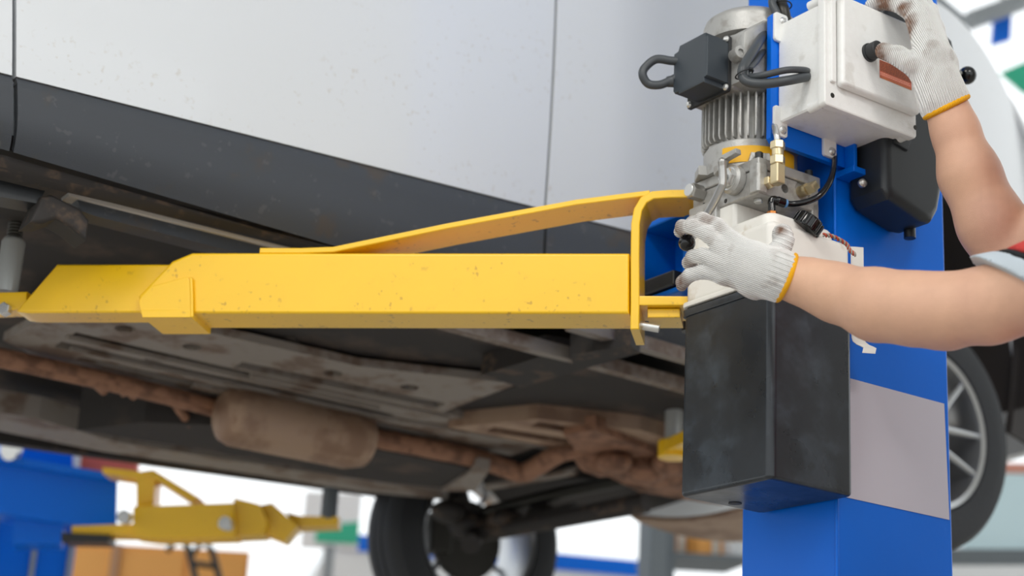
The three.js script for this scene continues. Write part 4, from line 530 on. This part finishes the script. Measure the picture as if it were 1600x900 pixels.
// gloves
{
  const knitB = tex(512, 0.046, (u, v) => { const s = 0.5 + 0.5 * Math.cos(u * 16 * 2 * Math.PI), c = 0.5 + 0.5 * Math.cos(v * 22 * 2 * Math.PI + (Math.floor(u * 16) % 2) * Math.PI); return 255 * (0.68 * s + 0.2 * c * s + 0.12 * fbm(u, v, 24, 2, 311)); }, false);
  const gloveMat = mat(0xffffff, 0.95, 0, { vertexColors: true, bumpMap: knitB, bumpScale: 0.0028, sheen: 0.3, sheenRoughness: 0.8 }), cuffMat = mat(0xe8a606, 0.9, 0, { bumpMap: knitB, bumpScale: 0.0006 });
  function glove(palm, fingers, cuffBones, cuffP, cuffN, u, v, dirt, label) {
    const pf = blend(palm.flatMap(chain), 0.016), cf = blend(chain(cuffBones), 0.012), ff = fingers.map((c) => blend(chain(c), 0.004)), pl = half(cuffP, cuffN);
    const open = (x, y, z) => { const p = smin(pf(x, y, z), cf(x, y, z), 0.02); let d = p; for (const f of ff) d = Math.min(d, smin(p, f(x, y, z), 0.009)); const w = (x * u[0] + y * u[1] + z * u[2]), t = -pl(x, y, z); return d - 0.0011 * n3(x, y, z, 45, 7) * 2 - (t < 0.045 ? 0.0009 * Math.cos(w * 2 * Math.PI / 0.0085) * sm(0.045, 0.02, t) : 0); };
    const f = (x, y, z) => Math.max(open(x, y, z), pl(x, y, z)), all = [...palm.flat(), ...fingers.flat(), J(cuffP, 0.05)], [lo, hi] = bounds(all, 0.012);
    const g = blob(f, lo, hi, 0.0024, (x, y, z) => { let k = 0; for (const [p, r, s] of dirt) k = Math.max(k, s * sm(r, r * 0.35, Math.hypot(x - p[0], y - p[1], z - p[2]) + 0.5 * r * (n3(x, y, z, 90, 3) - 0.5))); k = Math.min(1, k * (0.55 + 0.9 * n3(x, y, z, 230, 5)) + 0.4 * sm(0.55, 0.72, n3(x, y, z, 60, 2)) * n3(x, y, z, 300, 6)); return mixc([0.9, 0.885, 0.86], [0.24, 0.13, 0.085], k); });
    setUV(g, (x, y, z) => [x * u[0] + y * u[1] + z * u[2], x * v[0] + y * v[1] + z * v[2]]);
    const o = part('glove', g, gloveMat, person, label), n = V(cuffN), a = new THREE.Vector3().crossVectors(n, new THREE.Vector3(0, 1, 0)).normalize(), b = new THREE.Vector3().crossVectors(n, a), ring = [];
    for (let i = 0; i < 40; i++) { const t = i / 40 * Math.PI * 2, d = a.clone().multiplyScalar(Math.cos(t)).addScaledVector(b, Math.sin(t)); let r = 0.01; while (r < 0.07 && cf(cuffP[0] + d.x * r, cuffP[1] + d.y * r, cuffP[2] + d.z * r) < 0.0005) r += 0.0005; ring.push(V(cuffP).addScaledVector(d, r)); }
    part('cuff_edge', new THREE.TubeGeometry(new THREE.CatmullRomCurve3(ring, true), 120, 0.0052, 10, true), cuffMat, o, 'yellow overlocked cuff edge');
  }
  // hand on the release lever: two fingers above the ball knob, two below, thumb up
  const w = [-0.322,1.369,0.204];
  glove([
    [J(w, 0.027), J([-0.346,1.405,0.167], 0.021), J([-0.368,1.441,0.129], 0.0125)], [J(w, 0.027), J([-0.355,1.392,0.169], 0.021), J([-0.376,1.422,0.123], 0.0132)], [J(w, 0.027), J([-0.354,1.376,0.164], 0.021), J([-0.378,1.403,0.114], 0.013)], [J(w, 0.027), J([-0.34,1.363,0.161], 0.02), J([-0.363,1.383,0.109], 0.0125)], [J(w, 0.026), J([-0.318,1.403,0.179], 0.0185)],
  ], [
    [J([-0.363,1.434,0.136], 0.013), J([-0.381,1.466,0.112], 0.0122), J([-0.39,1.481,0.086], 0.0112), J([-0.384,1.486,0.054], 0.0103), J([-0.367,1.485,0.027], 0.0095)],
    [J([-0.371,1.416,0.13], 0.013), J([-0.397,1.449,0.107], 0.0122), J([-0.406,1.468,0.077], 0.0112), J([-0.403,1.476,0.05], 0.01), J([-0.388,1.477,0.026], 0.0092)],
    [J([-0.375,1.402,0.119], 0.0125), J([-0.392,1.416,0.091], 0.0118), J([-0.389,1.422,0.063], 0.011), J([-0.377,1.421,0.039], 0.0105), J([-0.356,1.422,0.022], 0.0098)],
    [J([-0.362,1.382,0.114], 0.0125), J([-0.385,1.392,0.086], 0.0115), J([-0.393,1.39,0.061], 0.0108), J([-0.391,1.383,0.04], 0.01), J([-0.382,1.382,0.027], 0.0085)],
    [J([-0.323,1.394,0.172], 0.0205), J([-0.301,1.42,0.172], 0.019), J([-0.286,1.44,0.171], 0.0172), J([-0.283,1.462,0.163], 0.0162)],
  ], [J([-0.342,1.381,0.171], 0.032), J([-0.334,1.374,0.191], 0.0325), J([-0.317,1.367,0.208], 0.0335), J([-0.296,1.356,0.232], 0.036)], [-0.317,1.369,0.209], dirOf(0.93, -0.37), [UP[0] * 0.92 + RT[0] * 0.38, UP[1] * 0.92 + RT[1] * 0.38, UP[2] * 0.92 + RT[2] * 0.38], RT,
    [[[-0.383,1.48,0.046], 0.03, 0.4], [[-0.409,1.47,0.05], 0.026, 0.6], [[-0.392,1.378,0.037], 0.034, 0.75], [[-0.387,1.417,0.056], 0.026, 0.55], [[-0.305,1.467,0.182], 0.022, 1], [[-0.401,1.48,0.11], 0.022, 0.5], [[-0.338,1.337,0.159], 0.035, 0.35], [[-0.392,1.458,0.133], 0.018, 0.3], [[-0.361,1.351,0.123], 0.03, 0.4]], 'white knitted glove gripping the lever');
  // hand on the control box: thumb on the button, fingers over the top
  const q = [0.007,1.758,0.259];
  glove([
    [J(q, 0.03), J([-0.012,1.838,0.246], 0.0235), J([-0.018,1.918,0.224], 0.0155)], [J(q, 0.03), J([-0.014,1.836,0.257], 0.024), J([-0.014,1.933,0.233], 0.0155)], [J(q, 0.03), J([-0.001,1.839,0.254], 0.023), J([0.011,1.939,0.226], 0.015)], [J(q, 0.029), J([0.018,1.831,0.251], 0.021), J([0.034,1.921,0.221], 0.0145)], [J(q, 0.028), J([-0.017,1.805,0.243], 0.023)],
  ], [
    [J([-0.016,1.909,0.228], 0.016), J([-0.018,1.939,0.213], 0.0148), J([-0.022,1.968,0.183], 0.0138), J([-0.026,1.983,0.149], 0.0125), J([-0.027,1.987,0.125], 0.0112)],
    [J([-0.01,1.929,0.233], 0.0155), J([-0.012,1.978,0.214], 0.0142), J([-0.01,2.013,0.178], 0.013), J([-0.009,2.027,0.134], 0.0115)],
    [J([0.013,1.937,0.226], 0.015), J([0.014,1.986,0.209], 0.0135), J([0.024,2.031,0.17], 0.0122), J([0.027,2.045,0.127], 0.011)],
    [J([0.034,1.921,0.222], 0.0142), J([0.047,1.972,0.2], 0.0125), J([0.057,2.006,0.17], 0.0112), J([0.069,2.025,0.134], 0.01)],
    [J([-0.013,1.798,0.245], 0.023), J([-0.032,1.817,0.237], 0.0205), J([-0.051,1.844,0.21], 0.0168), J([-0.064,1.858,0.188], 0.0145)],
  ], [J([-0.001,1.779,0.255], 0.0345), J([0.007,1.758,0.259], 0.0345), J([0.013,1.741,0.263], 0.0355), J([0.025,1.703,0.268], 0.041)], [0.01,1.746,0.261], dirOf(0.447, -0.894), [RT[0] * 0.97 + UP[0] * 0.25, RT[1] * 0.97 + UP[1] * 0.25, RT[2] * 0.97 + UP[2] * 0.25], UP,
    [[[-0.076,1.855,0.185], 0.034, 0.8], [[-0.034,1.904,0.22], 0.03, 0.85], [[-0.029,1.974,0.163], 0.04, 0.9], [[-0.039,1.945,0.208], 0.026, 0.8], [[-0.033,1.848,0.274], 0.016, 0.35], [[-0.048,1.813,0.238], 0.02, 0.3]], 'white knitted glove pressing the black button');
}
// ------------------------------------------------------------------ opposite post of the same lift
{
  const c = [-0.156,1.382,-3.756], t = thing('lift_column', 'blue lift post on the far side of the car', 'lift post', [c[0], 0, c[2]], null, 'thing');
  part('post', [rprism(c[0] - 0.15, c[0] + 0.15, c[2] - 0.2, c[2] + 0.06, 0.02, 3.6, 0.008, 0.003)], M.blue, t);
  for (const s of [-0.15, 0.0, 0.13]) part('rail_edge', box(c[0] + s - 0.008, c[0] + s + 0.008, 0.05, 3.5, c[2] + 0.058, c[2] + 0.075, 0.003), M.beam, t);
  part('base_plate', box(c[0] - 0.3, c[0] + 0.3, 0, 0.02, c[2] - 0.35, c[2] + 0.2), M.blue, t);
}
{
  const t = thing('lift_carriage', 'blue lift carriage beyond the car beside the far yellow arm', 'lift carriage', [-0.305,1.447,-3.069]);
  part('beam', prism([[-0.646,1.585,-3.242], [-0.173,1.518,-2.953], [-0.141,1.369,-2.991], [-0.348,1.383,-3.124], [-0.606,1.416,-3.283]], [0.05, 0, -0.16]), M.blue, t);
  part('top_plate', prism([[-0.661,1.58,-3.191], [-0.184,1.52,-2.896], [-0.189,1.5,-2.907], [-0.656,1.558,-3.196]], [0.05, 0, -0.2]), M.blue, t);
  part('upper_block', prism([[-0.39,1.676,-3.352], [-0.223,1.646,-3.252], [-0.204,1.565,-3.271], [-0.371,1.594,-3.372]], [0.05, 0, -0.16]), M.blue, t);
  part('roller', cyl([-0.494,1.572,-3.057], [-0.475,1.577,-3.068], 0.035), M.zinc, t);
  part('lower_block', prism([[-0.399,1.391,-3.218], [-0.262,1.38,-3.13], [-0.255,1.322,-3.149], [-0.381,1.314,-3.236]], [0.05, 0, -0.12]), M.blue, t);
}
{
  const t = thing('swing_arm', 'yellow lift arm reaching under the far side of the car', 'lift arm', [-0.02,1.352,-2.6], 'yellow lift arms');
  part('outer_tube', prism([[-0.207,1.392,-2.709], [0.037,1.419,-2.536], [0.064,1.321,-2.556], [-0.136,1.304,-2.696], [-0.188,1.308,-2.729]], [0.06, 0, -0.08]), M.yellow, t);
  part('tube_end', prism([[0.042,1.437,-2.55], [0.109,1.423,-2.511], [0.141,1.375,-2.509], [0.14,1.336,-2.525], [0.069,1.328,-2.576]], [0.06, 0, -0.08]), M.yellow, t);
  part('inner_tube', prism([[0.112,1.422,-2.56], [0.157,1.436,-2.524], [0.236,1.374,-2.496], [0.214,1.328,-2.529], [0.153,1.35,-2.561]], [0.05, 0, -0.07]), M.yellow, t);
  part('end_fork', prism([[0.213,1.42,-2.544], [0.255,1.411,-2.519], [0.352,1.414,-2.454], [0.355,1.388,-2.462], [0.247,1.377,-2.538]], [0.05, 0, -0.07]), M.yellow, t);
  part('brace_bar', prism([[-0.201,1.498,-2.688], [-0.174,1.504,-2.668], [-0.042,1.431,-2.608], [-0.057,1.416,-2.625]], [0.06, 0, -0.08]), M.yellow, t);
  part('yoke', [prism([[-0.294,1.507,-2.772], [-0.177,1.5,-2.697], [-0.159,1.475,-2.694], [-0.29,1.489,-2.777]], [0.06, 0, -0.08]), prism([[-0.206,1.494,-2.719], [-0.157,1.49,-2.687], [-0.14,1.395,-2.714], [-0.184,1.399,-2.741]], [0.05, 0, -0.07]), prism([[-0.331,1.334,-2.866], [-0.17,1.352,-2.751], [-0.162,1.319,-2.759], [-0.326,1.312,-2.871]], [0.06, 0, -0.08])], M.yellow, t);
  part('stop_block', prism([[-0.359,1.311,-2.868], [-0.241,1.311,-2.789], [-0.236,1.289,-2.794], [-0.353,1.285,-2.874]], [0.05, 0, -0.07]), M.blackPlastic, t);
  for (const p of [[-0.23,1.351,-2.69], [0.02,1.349,-2.524]]) part('bolt', cyl(p, add(p, [-0.02, 0, 0.02]), 0.02), M.zinc, t);
}
{ const p = [0.336,1.408,-2.492], t = thing('lift_pad', 'grey lift pad post on the far yellow arm tip', 'lift pad', p); part('post', cyl(p, add(p, [0, 0.14, 0]), 0.025), M.grey, t); part('saddle_plate', box(p[0] - 0.05, p[0] + 0.05, p[1] + 0.14, p[1] + 0.15, p[2] - 0.05, p[2] + 0.05), M.grey, t); }
{ const t = thing('warning_beam', 'pinkish red bar above the far blue carriage', 'bar', [-0.092,1.641,-3.293]); part('bar', prism([[-0.185,1.663,-3.346], [-0.005,1.642,-3.235], [-0.001,1.61,-3.245], [-0.171,1.607,-3.36]], [0.03, 0, -0.05]), mat(0xd86a58, 0.6), t); part('end_cap', box(...(() => { const p = [-0.187,1.633,-3.347]; return [p[0] - 0.02, p[0] + 0.02, p[1] - 0.03, p[1] + 0.03, p[2] - 0.03, p[2] + 0.03]; })(), 0.004), M.white, t); }
// ------------------------------------------------------------------ the yard behind: cabinet, vehicles, boards, shelves
{
  const a = [0.628,1.743,-5.685], b = [1.369,1.775,-5.177], t = thing('storage_cabinet', 'orange metal cabinet standing behind the far lift post', 'cabinet', [a[0], 0, a[2]]);
  const h = a[1]; part('body', prism([[a[0], 0, a[2]], [b[0], 0, b[2]], [b[0], h, b[2]], [a[0], h, a[2]]], [0.15, 0, -0.4]), M.orange, t);
  const p = (u, y, o = 0.012) => [a[0] + (b[0] - a[0]) * u - 0.35 * o, y, a[2] + (b[2] - a[2]) * u + 0.94 * o];
  for (const [u0, u1] of [[0.02, 0.28], [0.33, 0.66], [0.69, 0.98]]) { const d = part('door', prism([p(u0, 0.05), p(u1, 0.05), p(u1, h - 0.03), p(u0, h - 0.03)], [0.006, 0, -0.012]), M.orange, t); part('handle', cyl(p(u1 - 0.04, h * 0.5, 0.03), p(u1 - 0.04, h * 0.5 + 0.15, 0.03), 0.012), M.grey, d); }
  part('frame_post', prism([p(0.28, 0, 0.03), p(0.325, 0, 0.03), p(0.325, h, 0.03), p(0.28, h, 0.03)], [0.02, 0, -0.04]), M.tan, t);
}
{ const c = [0.998,1.62,-4.98], t = thing('sack_truck', 'dark sack truck leaning in front of the orange cabinet', 'trolley', [c[0], 0, c[2]]); for (const k of [0, 0.12]) part('rail', tube([add([0.94,1.69,-5.118], [k, 0, 0]), add(c, [k, 0, 0]), [c[0] + k + 0.3, 0.16, c[2] + 0.35]], 0.016, 20), M.darkMetal, t); for (const k of [-0.06, 0.18]) { const w = [c[0] + k + 0.3, 0.12, c[2] + 0.3]; part('wheel', cyl(w, add(w, [0.05, 0, 0]), 0.12, 0.12, 24, 0.01), M.rubber, t); } part('cross_bar', cyl(c, add(c, [0.12, 0, 0]), 0.014), M.darkMetal, t); part('toe_plate', box(c[0] + 0.2, c[0] + 0.54, 0.01, 0.02, c[2] + 0.35, c[2] + 0.6, 0.002), M.darkMetal, t); }
function van(name, label, a, b, m, stripe) {    // a, b: top corners of its near side
  const t = thing(name, label, 'van', [a[0], 0, a[2]]), dx = b[0] - a[0], dz = b[2] - a[2], l = Math.hypot(dx, dz), w = [dz / l * 1.7, 0, -dx / l * 1.7]; if (w[2] > 0) { w[0] *= -1; w[2] *= -1; }
  const p = (u, y) => [a[0] + dx * u, y, a[2] + dz * u], h = (a[1] + b[1]) / 2, o = [-w[0] * 0.01, 0, -w[2] * 0.01], q = (u, y) => add(p(u, y), o);
  part('body', prism([p(0, 0.35), p(1, 0.35), p(1, h * 0.94), p(0.97, h), p(0.22, h), p(0.06, h * 0.62), p(0, h * 0.55)], w), m, t);
  for (const [u0, u1] of [[0.26, 0.45], [0.48, 0.7], [0.73, 0.94]]) part('window', prism([q(u0, h * 0.62), q(u1, h * 0.62), q(u1, h * 0.86), q(u0, h * 0.86)], [w[0] * 0.005, 0, w[2] * 0.005]), M.glass, t);
  if (stripe) part('roof_stripe', prism([q(0.22, h * 0.955), q(0.98, h * 0.955), q(0.97, h * 1.0), q(0.22, h * 1.0)], [w[0] * 0.005, 0, w[2] * 0.005]), stripe, t);
  for (const u of [0.2, 0.8]) { const c = q(u, 0.34); part('wheel', cyl(c, add(c, [w[0] * 0.12, 0, w[2] * 0.12]), 0.34, 0.34, 32, 0.02), M.tyre, t); }
}
van('parked_van', 'white van with blue roof stripe parked behind the far tyre', [2.043,1.979,-6.673], [4.264,2.334,-5.808], M.white, M.blue);
{ const a = [2.071,2.261,-6.035], b = [2.323,2.264,-5.865], t = thing('sign_board', 'white board with green lower band beyond the far yellow arm', 'sign', [a[0], 0, a[2]]); const q = (p, y) => [p[0], y, p[2]]; part('board', prism([q(a, a[1] - 0.3), q(b, a[1] - 0.3), b, a], [0.01, 0, -0.03]), M.white, t); const g = (u, y) => [a[0] + (b[0] - a[0]) * u - 0.006, y, a[2] + (b[2] - a[2]) * u + 0.012]; part('green_band', prism([g(0.24, a[1] - 0.27), g(0.99, a[1] - 0.27), g(0.99, a[1] - 0.15), g(0.26, a[1] - 0.185)], [0.002, 0, -0.006]), M.green, t); part('stand', cyl([(a[0] + b[0]) / 2, 0, (a[2] + b[2]) / 2], [(a[0] + b[0]) / 2, a[1] - 0.29, (a[2] + b[2]) / 2], 0.03), M.beam, t); }
{ const p = [2.535,1.776,-3.638]; struct('trim_1', box(p[0] - 0.045, p[0] + 0.045, 0, 6, p[2] - 0.045, p[2] + 0.045, 0.005), M.grey, 'slim grey steel roof post'); }
{ const a = [2.906,1.834,-4], b = [3.261,1.846,-3.759], t = thing('stock_shelf', 'grey shelf rack behind the raised car beside the blue post', 'shelf', [a[0], 0, a[2]]); const q = (p, y) => [p[0], y, p[2]];
  for (const y of [0.4, 1.1, a[1] - 0.02]) part('shelf_board', prism([q(a, y), q(b, y), add(q(b, y), [0.15, 0, -0.4]), add(q(a, y), [0.15, 0, -0.4])], [0, 0.02, 0]), M.grey, t); for (const p of [a, b]) part('upright', prism([q(p, 0), add(q(p, 0), [0.04, 0, 0.02]), add(q(p, 0), [0.04, 0, -0.03])], [0, a[1] + 0.4, 0]), M.grey, t);
  for (const [u, w, h, m, l] of [[0.15, 0.16, 0.14, M.tan, 'tan carton at the post end of the grey shelf'], [0.52, 0.2, 0.1, M.orange, 'orange carton in the middle of the grey shelf'], [0.85, 0.14, 0.13, M.white, 'white carton at the end of the grey shelf']]) { const c = add([a[0] + (b[0] - a[0]) * u, a[1], a[2] + (b[2] - a[2]) * u], [0.08, 0.002, -0.18]), k = thing('carton', l, 'carton', c); part('box', box(c[0] - w / 2, c[0] + w / 2, c[1], c[1] + h, c[2] - 0.1, c[2] + 0.1, 0.004), m, k); part('tape', box(c[0] - 0.02, c[0] + 0.02, c[1] + 0.0, c[1] + h + 0.001, c[2] - 0.101, c[2] + 0.101, 0), M.paper, k); } }
{ // silver car parked to the right, its raked screen visible under the raised car's wheel
  const t = thing('parked_car', 'pale silver car with sloping windscreen parked beyond the near front wheel', 'car', (() => { const p = [4.413,1.948,-3.328]; return [p[0], 0, p[2]]; })());
  const g = [4.082,1.879,-3.513], h = [4.633,1.915,-3.131], w0 = [4.248,1.931,-3.445], w1 = [4.586,2.396,-3.414], w2 = [4.822,2.406,-3.252], w3 = [4.665,1.965,-3.153], k = [0.55, 0, -1.5], back = (p, s) => add(p, [k[0] * s, 0, k[2] * s]);
  part('body', prism([[g[0], 0.35, g[2]], [h[0], 0.35, h[2]], h, g], [k[0] * 1.5, 0, k[2] * 1.5]), M.white, t); part('cowl', prism([[4.064,1.954,-3.495], [4.615,1.99,-3.113], [4.633,1.915,-3.131], [4.082,1.879,-3.513]], [0.05, 0, -0.12]), M.grey, t);
  part('windscreen', prism([w0, w3, w2, w1], [0.006, 0, -0.02]), M.paleGlass, t);
  part('cabin', prism([back(w0, 0.06), back(w1, 0.06), back(w1, 0.8), back(w0, 1.3)], [w2[0] - w1[0], 0, w2[2] - w1[2]]), M.white, t); part('roof', prism([add(w1, [0, 0.005, 0]), add(w2, [0, 0.005, 0]), back(add(w2, [0, 0.005, 0]), 0.8), back(add(w1, [0, 0.005, 0]), 0.8)], [0, 0.05, 0]), mat(0xc98a78, 0.5), t);
  for (const p of [g, h]) part('wheel', cyl([p[0], 0.33, p[2] - 0.1], [p[0] + 0.06, 0.33, p[2] - 0.28], 0.33, 0.33, 28, 0.02), M.tyre, t);
}
// roof steel and boards seen past the bonnet
struct('trim_2', prism([[3.71,4.669,-3.095], [3.75,4.671,-3.068], [3.932,4.536,-2.999], [3.92,4.511,-3.018]], [0.05, 0, -0.1]), M.beam, 'grey roof rafter');
struct('trim_3', prism([[4.281,4.807,-3.292], [4.6,4.978,-3.011], [4.615,4.914,-3.026], [4.342,4.759,-3.27]], [0.05, 0, -0.1]), M.beam, 'grey roof purlin');
{ const a = [4.549,4.905,-3.327], t = thing('blue_banner', 'small blue board hanging under the roof steel', 'sign', a); part('board', prism([a, [4.619,4.923,-3.273], [4.648,4.773,-3.313], [4.575,4.741,-3.375]], [0.01, 0, -0.03]), M.blue, t); part('hanger', cyl([4.568,4.898,-3.292], [4.507,5.159,-3.229], 0.012), M.beam, t); }
{ const a = [5.243,5.01,-3.835], t = thing('green_board', 'green board high behind the white bonnet', 'sign', a); part('board', prism([[5.235,4.966,-3.858], [5.436,5.095,-3.673], [5.502,4.811,-3.741], [5.364,4.867,-3.811]], [0.01, 0, -0.03]), M.green, t); const p = [5.484,4.962,-3.719]; part('stand', cyl([p[0], 0, p[2]], p, 0.05), M.beam, t); }


renderer.render(scene, camera);
